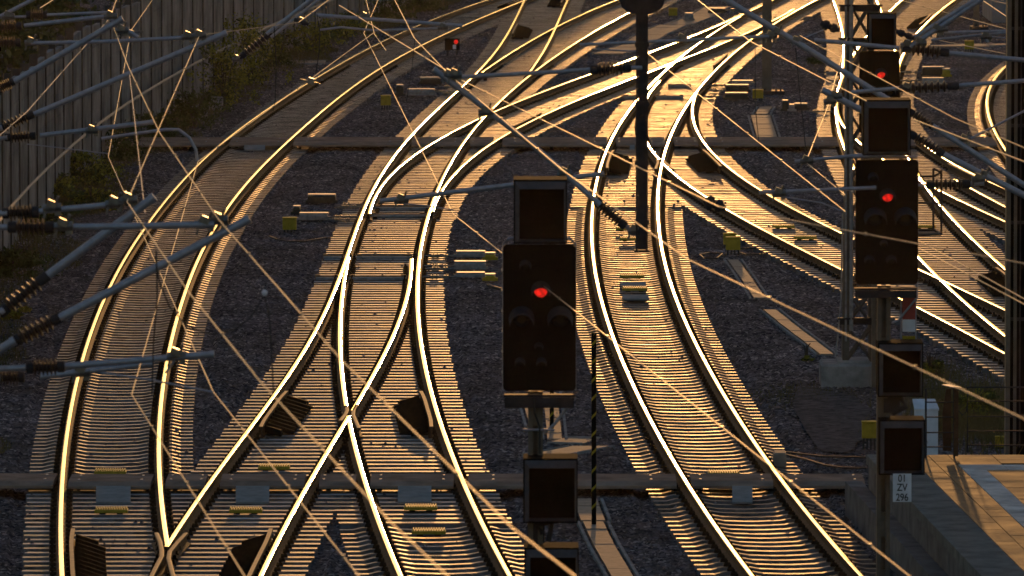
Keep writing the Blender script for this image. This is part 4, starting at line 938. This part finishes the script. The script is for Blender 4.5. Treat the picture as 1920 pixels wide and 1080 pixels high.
m = MB(); m.prism([PY(1768,845,Yq+.3),PY(1784,846,Yq+.3),PY(1783,728,Yq+.3),PY(1774,730,Yq+.3),PY(1767,775,Yq+.3)], (0,.05,0)); part(m, 'panel', 'railbody', t)
m = MB(); m.box(PY(1784,724,Yq-.05), (.13,.5,.012), 0, rz=.3); part(m, 'cap', 'galv', t)
m = MB(); m.tube([PY(1797,770,Yq),PY(1805,778,Yq),PY(1812,772,Yq),PY(1814,755,Yq)], .012, 6); part(m, 'chain', 'cable', t)
# white cabinet behind the railing
Yc = yY(846,-.1); a, b = PY(1716,846,Yc), PY(1759,766,Yc); t = thing('control_cabinet', ((a.x+b.x)/2, Yc, -.24), 'white cabinet behind the platform railing', 'cabinet')
m = MB(); m.box(((a.x+b.x)/2, Yc+.2, (a.z+b.z)/2-.06), (b.x-a.x,.40,b.z-a.z+.1), 0); part(m, 'body', 'white', t)
m = MB(); q = [(a.x-.015,Yc-.02,b.z),(b.x+.015,Yc-.02,b.z),(b.x-.03,Yc+.42,b.z+.12),(a.x-.03,Yc+.42,b.z+.12)]; m.hexa([Vector(v)-Vector((0,0,.03)) for v in q]+[Vector(v) for v in q]); part(m, 'sloped_lid', 'white', t)
m = MB(); m.box(((a.x+b.x)/2, Yc-.004, (a.z+b.z)/2), ((b.x-a.x)*.86,.012,(b.z-a.z)*.86), 0); m.box((b.x-.06, Yc-.012, (a.z+b.z)/2), (.02,.02,.08), 0); part(m, 'door', 'white', t)
m = MB(); m.bevbox(P(1462,850,.0)+Vector((0,0,-.08)), (.2,.5,.22), .02); tag(m.build('rail_contact_box','trough'), 'small beige box right beside the outer rail near the crossing', 'box')
def cab(pts, label, z=-.20, r=.018):
    m = MB(); m.tube([P(x, y, z) for x, y in pts], r, 6); tag(m.build('ground_cable','cable'), label, 'cable', 'black cables lying on the ballast')
cab([(1475,848),(1500,851),(1540,856),(1585,857),(1625,858)], 'upper black cable from the beige box to the platform end')
cab([(1475,853),(1510,861),(1545,872),(1580,877),(1625,878)], 'lower black cable from the beige box to the platform end')
cab([(505,443),(520,449),(545,453),(575,452),(610,446),(640,445)], 'black cable on the ballast below the yellow box left of the middle track')
cab([(1388,466),(1420,465),(1450,468),(1430,476),(1400,478),(1388,474)], 'cable coil right of the paired yellow boxes')
cab([(1312,478),(1330,474),(1355,476),(1345,484),(1320,484),(1312,478)], 'cable coil left of the paired yellow boxes')
cab([(914,533),(925,538),(943,543)], 'short pale bent cable left of the nearest signal head', r=.03)
# ------------------------------------------------------------------ noise barrier
def barrier():
    ref = RC['AL']; Ys = np.arange(140, 420, .1)
    pts = []
    for Yv in np.arange(150, 330, 1.0):
        X = RX('AL', Yv) if Yv < 300 else RX('AL',300)+slope('AL',299)*(Yv-300)
        off = 2.75
        pts.append((X-off, Yv))
    # walk along at 2.0 m pitch
    pts = [(x, y) for x, y in pts]
    t = thing('noise_barrier', (pts[0][0], pts[0][1], -.3), 'long grey panelled noise barrier curving along the left side', 'noise barrier')
    H0 = 3.3; cur = Vector((pts[0][0], pts[0][1], 0)); path = [cur.copy()]; acc = 0
    for x, y in pts[1:]:
        p = Vector((x, y, 0)); d = (p-path[-1]).length
        while d >= 3.0:
            path.append(path[-1]+(p-path[-1]).normalized()*3.0); d = (p-path[-1]).length
    bars = MB(); caps = MB(); mesh = MB(); posts = []
    for i in range(len(path)-1):
        a, b = path[i], path[i+1]; d = (b-a).normalized(); n = Vector((d.y, -d.x, 0))   # n points to the tracks (+x)
        h = H0+.05*math.sin(i*1.7)
        m = MB()
        k = 7; z = -.35
        for j in range(k):
            z1 = z+(h+.35)/k-.012; th = .05+.004*(j % 2)
            q = [a+n*th+d*.06, b+n*th-d*.06, b-n*.05-d*.06, a-n*.05+d*.06]
            m.hexa([Vector((v.x,v.y,z)) for v in (q[0],q[3],q[2],q[1])][::-1]+[Vector((v.x,v.y,z1)) for v in (q[0],q[3],q[2],q[1])][::-1]); z = z1+.012
        if i < 100: part(m, 'panel', 'barrier', t)
        else: bars.v, bars.f, bars.m = bars.v, bars.f, bars.m
        posts.append((a, n, d, h))
    for a, n, d, h in posts[:100]:
        m = MB()
        for s_ in (.075,-.10):
            q = a+n*s_; m.box((q.x, q.y, (h+.20-.3)/2), (.07,.016,h+.50), 0, rz=math.atan2(d.y, d.x))
        m.box((a.x, a.y, (h+.20-.3)/2), (.015,.16,h+.49), 0, rz=math.atan2(d.y, d.x)); part(m, 'post', 'barrierpost', t)
    m = MB()
    for i in range(0, len(path)-1):
        a, b = path[i], path[i+1]; d = (b-a).normalized(); n = Vector((d.y,-d.x,0)); q = a+n*.22+d*1.0
    W = [p+Vector((0,0,0)) for p in path]
    m.tube([Vector((p.x+.30, p.y, .95)) for p in path], .035, 8); part(m, 'handrail', 'barriercap', t)
    return path
BP = barrier()
# ------------------------------------------------------------------ vegetation
def leaves(m, c, rad, n, size, mats=(0,1), dens=1.0):
    cl = [(Vector((random.gauss(0,.55)*rad[0], random.gauss(0,.55)*rad[1], random.uniform(-.9,.95)*rad[2])), random.uniform(.22,.45), random.choice(mats)) for _ in range(max(6, int(n/45)))]
    vs, fs, ms = [], [], []
    for _ in range(n):
        k, rr, mt = random.choice(cl); p = Vector(c)+k+Vector([random.gauss(0,.5)*rr*rad[i] for i in range(3)])
        u = Vector((random.gauss(0,1),random.gauss(0,1),random.gauss(0,1))).normalized(); v = u.cross(Vector((random.gauss(0,1),random.gauss(0,1),random.gauss(0,1)))).normalized(); s_ = size*random.uniform(.6,1.4)
        o = len(vs); vs += [p-u*s_, p+v*s_*.45, p+u*s_, p-v*s_*.45]; fs.append((o,o+1,o+2,o+3)); ms.append(mt if random.random() < .8 else random.choice(mats))
    o = len(m.v); m.v += [tuple(q) for q in vs]; m.f += [tuple(i+o for i in q) for q in fs]; m.m += ms
def shrub(x, y, wpx, hpx, label, mats=('leafdark','leaflight'), n=1600, size=.05):
    p = P(x, y, -.24); s = F/p.y; w_, h = wpx/s, hpx/s; t = thing('shrub', p, label, 'shrub', 'shrubs on the left verge' if x < 800 else 'shrubs by the right tracks')
    m = MB()
    for i in range(7):
        a = random.random()*6.3; m.tube([(p.x,p.y,-.26),(p.x+.15*w_*math.cos(a),p.y+.15*w_*math.sin(a),h*.4),(p.x+.35*w_*math.cos(a),p.y+.3*w_*math.sin(a),h*.8)], .012, 5, rs=[.016,.011,.004])
    part(m, 'stem', 'bark', t)
    m = MB(); leaves(m, (p.x, p.y, -.24+h*.5), (w_*.5, w_*.5, h*.5), n, size); part(m, 'foliage', list(mats), t)
shrub(150,352,110,62,'yellow-green shrub at the foot of the barrier on the left', ('leaflight','leafdark'), 2600)
shrub(95,380,90,45,'low light green shrub under the barrier beside the yellow-green one', ('leafdark','leaflight'), 1800)
shrub(60,440,120,48,'dark shrub below the second left arm at the left edge', ('leafdark','leafdark'), 2000)
shrub(170,392,110,34,'low dark shrub between the verge and the leftmost curved track', ('leafdark','leaflight'), 1600)
shrub(20,520,110,50,'dark shrub at the left edge above the thick insulator', ('leafdark','leafdark'), 2000)
shrub(12,600,60,22,'small yellow flowering bush at the left edge', ('leafyellow','leaflight'), 1300, .035)
shrub(235,300,90,60,'brownish bush where the barrier meets the farther crossing', ('leafdark','leafdark'), 1500)
shrub(300,262,90,50,'dry bush right behind the left end of the farther crossing', ('leafdark','leafdark'), 1500)
shrub(365,240,80,70,'dark bush halfway along the barrier foot', ('leafdark','leafdark'), 1700)
shrub(420,200,80,110,'tall dark bush right of the concrete blocks at the barrier', ('leafdark','leaflight'), 2600)
shrub(470,160,90,120,'tall bush growing around the dark mast', ('leafdark','leaflight'), 2800)
shrub(520,125,70,60,'bush right of the dark mast', ('leafdark','leafdark'), 1700)
shrub(590,100,90,60,'bush under the distant arm behind the leftmost track', ('leafdark','leaflight'), 2000)
shrub(650,72,80,46,'bush at the top beside the curving leftmost track', ('leafdark','leaflight'), 1800)
shrub(720,42,80,40,'dark bush near the top left of the curving rails', ('leafdark','leafdark'), 1500)
shrub(790,22,80,36,'topmost bush left of the curving rails', ('leafdark','leafdark'), 1400)
shrub(1745,707,46,30,'dry low bush behind the lower indicator box', ('leafdark','leaflight'), 900, .035)
shrub(1830,800,70,66,'tall dry grass tuft bush behind the right railing panel', ('leaflight','leafdark'), 1500, .04)
shrub(1512,678,26,12,'tiny weed left of the concrete mast base', ('leafdark','leaflight'), 300, .03)
shrub(1525,120,50,16,'flat weed patch left of the lattice mast at the top', ('leafdark','leafdark'), 500, .04)
# concrete blocks at the barrier foot
for x, y, w_, h_, lb in ((375,222,30,26,'pale concrete block left of the tall bush at the barrier foot'),(405,205,26,24,'concrete block leaning by the barrier right of the pale one')):
    p = P(x, y, -.24); s = F/p.y; m = MB(); m.bevbox((p.x, p.y, h_/s/2-.3), (w_/s,.5,h_/s+.1), .03); tag(m.build('concrete_block','concrete'), lb, 'block')
# grass
def grass():
    m = MB(); vs, fs = [], []
    def blade(p, h):
        a = random.random()*6.28; w_ = random.uniform(.006,.014); d = Vector((math.cos(a),math.sin(a),0)); l = Vector((random.gauss(0,.35),random.gauss(0,.35),1))*h; o = len(vs)
        vs.extend([p-d*w_, p+d*w_, p+l]); fs.append((o,o+1,o+2))
    for _ in range(46000):
        Yv = random.uniform(128, 250) if random.random() < .6 else random.uniform(250,330)
        if Yv < 300: X1 = RX('AL', Yv)-1.45-.35*math.sin(Yv*.3)-.2*math.sin(Yv*1.1)
        else: X1 = RX('AL',300)+slope('AL',299)*(Yv-300)-1.4
        X = X1-abs(random.gauss(0,.9))
        if X < -.0587*Yv-2: continue
        blade(Vector((X, Yv, -.27)), random.uniform(.06,.26)*(1.5 if X < X1-.8 else .7))
    for (cx_, cy_, sx, sy, n, h) in ((1840,790,1.1,5,5000,.5),(1745,705,.6,3,1300,.22),(1520,735,.9,2,900,.10),(1560,130,1.0,10,500,.12),(1600,745,.8,2.0,400,.08),(1500,745,1.0,2.5,500,.07)):
        p = P(cx_, cy_, -.25)
        for _ in range(n): blade(Vector((p.x+random.gauss(0,.5)*sx, p.y+random.gauss(0,.5)*sy, -.27)), random.uniform(.4,1)*h)
    m.add(vs, fs); tag(m.build('grass','grassblade'), 'dry grass and weeds along the verge and beside the right tracks', 'grass', kind='stuff')
grass()
# compacted service path left of the platform
m = MB(); n = 30; cc = P(1560,782,-.215); vs = [tuple(cc)]
for i in range(n):
    a_ = 2*math.pi*i/n; rr = 1+.12*math.sin(a_*3+1)+random.uniform(-.06,.06); vs.append((cc.x+.62*rr*math.cos(a_)+.03*math.sin(a_), cc.y+6.0*rr*math.sin(a_), -.222))
m.add(vs, [(0,i+1,(i+1)%n+1) for i in range(n)]); tag(m.build('path','pathsoil'), kind='structure')
# trees behind the barrier; unseen row farther along added to shade the left tracks
def tree(x, Yv, h, wd, label, n=9000, mats=('leafdark','leafdark'), size=.11, grp='trees behind the noise barrier'):
    t = thing('tree', (x, Yv, -.4), label, 'tree', grp); m = MB(); th = h*.45
    m.tube([(x,Yv,-.5),(x+.1,Yv,th*.5),(x-.1,Yv+.1,th),(x,Yv,h*.8)], .2, 8, rs=[.28,.22,.17,.05])
    for i in range(7):
        a = i*2.4; z = th*(.6+.12*i); m.tube([(x,Yv,z),(x+wd*.25*math.cos(a),Yv+wd*.25*math.sin(a),z+h*.12),(x+wd*.42*math.cos(a),Yv+wd*.42*math.sin(a),z+h*.22)], .05, 5, rs=[.09,.05,.02])
    part(m, 'trunk', 'bark', t)
    m = MB(); leaves(m, (x, Yv, h*.6), (wd*.5, wd*.5, h*.42), n, size); part(m, 'crown', list(mats), t)
ii = 0
for (x, Yv, h, wd, lb) in ((-14.6,196,5.0,3.6,'dark tree behind the barrier at the left edge of the picture'),(-14.4,210,5.4,3.8,'dark tree behind the barrier below the top left corner'),(-14.6,226,6,4,'dark leafy tree in the top left corner behind the barrier'),
    (-14.8,243,6.5,4.5,'tree behind the barrier right of the top left corner'),(-15,262,6.5,5,'tree behind the barrier above the long left arm'),(-14.5,283,6.5,5,'distant tree behind the barrier near the dark mast')):
    tree(x, Yv, h, wd, lb)
for i, (x, Yv, h, wd) in enumerate(((-34,462,13,12),(-24,455,13,12),(-15,452,12.5,11),(-7.5,455,11.5,9),(-1.5,452,10,7.5),(3.5,456,8.6,6.5))):
    tree(x, Yv, h, wd, ['broad dark tree at the far left of the row beyond the yard','second broad tree of the row beyond the yard','third tree of the row beyond the yard','middle-sized tree right of the broad ones beyond the yard','smaller tree second from the right end of the row beyond the yard','smallest tree at the right end of the row beyond the yard'][i], 6000, size=.42, grp='row of trees beyond the yard')
# pale building corner at top right, dark one behind the barrier
a, b = PY(1863,52,290), PY(1990,-120,290); t = thing('building', ((a.x+b.x)/2, 292, -.4), 'blue-grey plastered building corner at the top right behind the dark mast', 'building')
m = MB(); m.box(((a.x+b.x)/2, 294, (b.z-.4)/2), (b.x-a.x, 6, b.z+.4), 0); part(m, 'wall', 'plaster', t)
m = MB(); m.box(((a.x+b.x)/2, 294, b.z+.1), (b.x-a.x+.6, 6.6, .2), 0); part(m, 'roof', 'darksteel', t)
# ------------------------------------------------------------------ evening haze
m = MB(); m.hexa([(-700,-30,-1.5),(700,-30,-1.5),(700,900,-1.5),(-700,900,-1.5),(-700,-30,22),(700,-30,22),(700,900,22),(-700,900,22)])
hz = bpy.data.materials.new('haze'); hz.use_nodes = True; n = hz.node_tree; n.nodes.remove(n.nodes['Principled BSDF'])
pv = n.nodes.new('ShaderNodeVolumePrincipled'); pv.inputs['Color'].default_value = (.93,.92,.90,1); pv.inputs['Density'].default_value = .000012; pv.inputs['Anisotropy'].default_value = .85
n.links.new(pv.outputs[0], n.nodes['Material Output'].inputs['Volume']); MT['haze'] = hz
tag(m.build('haze','haze'), kind='stuff')
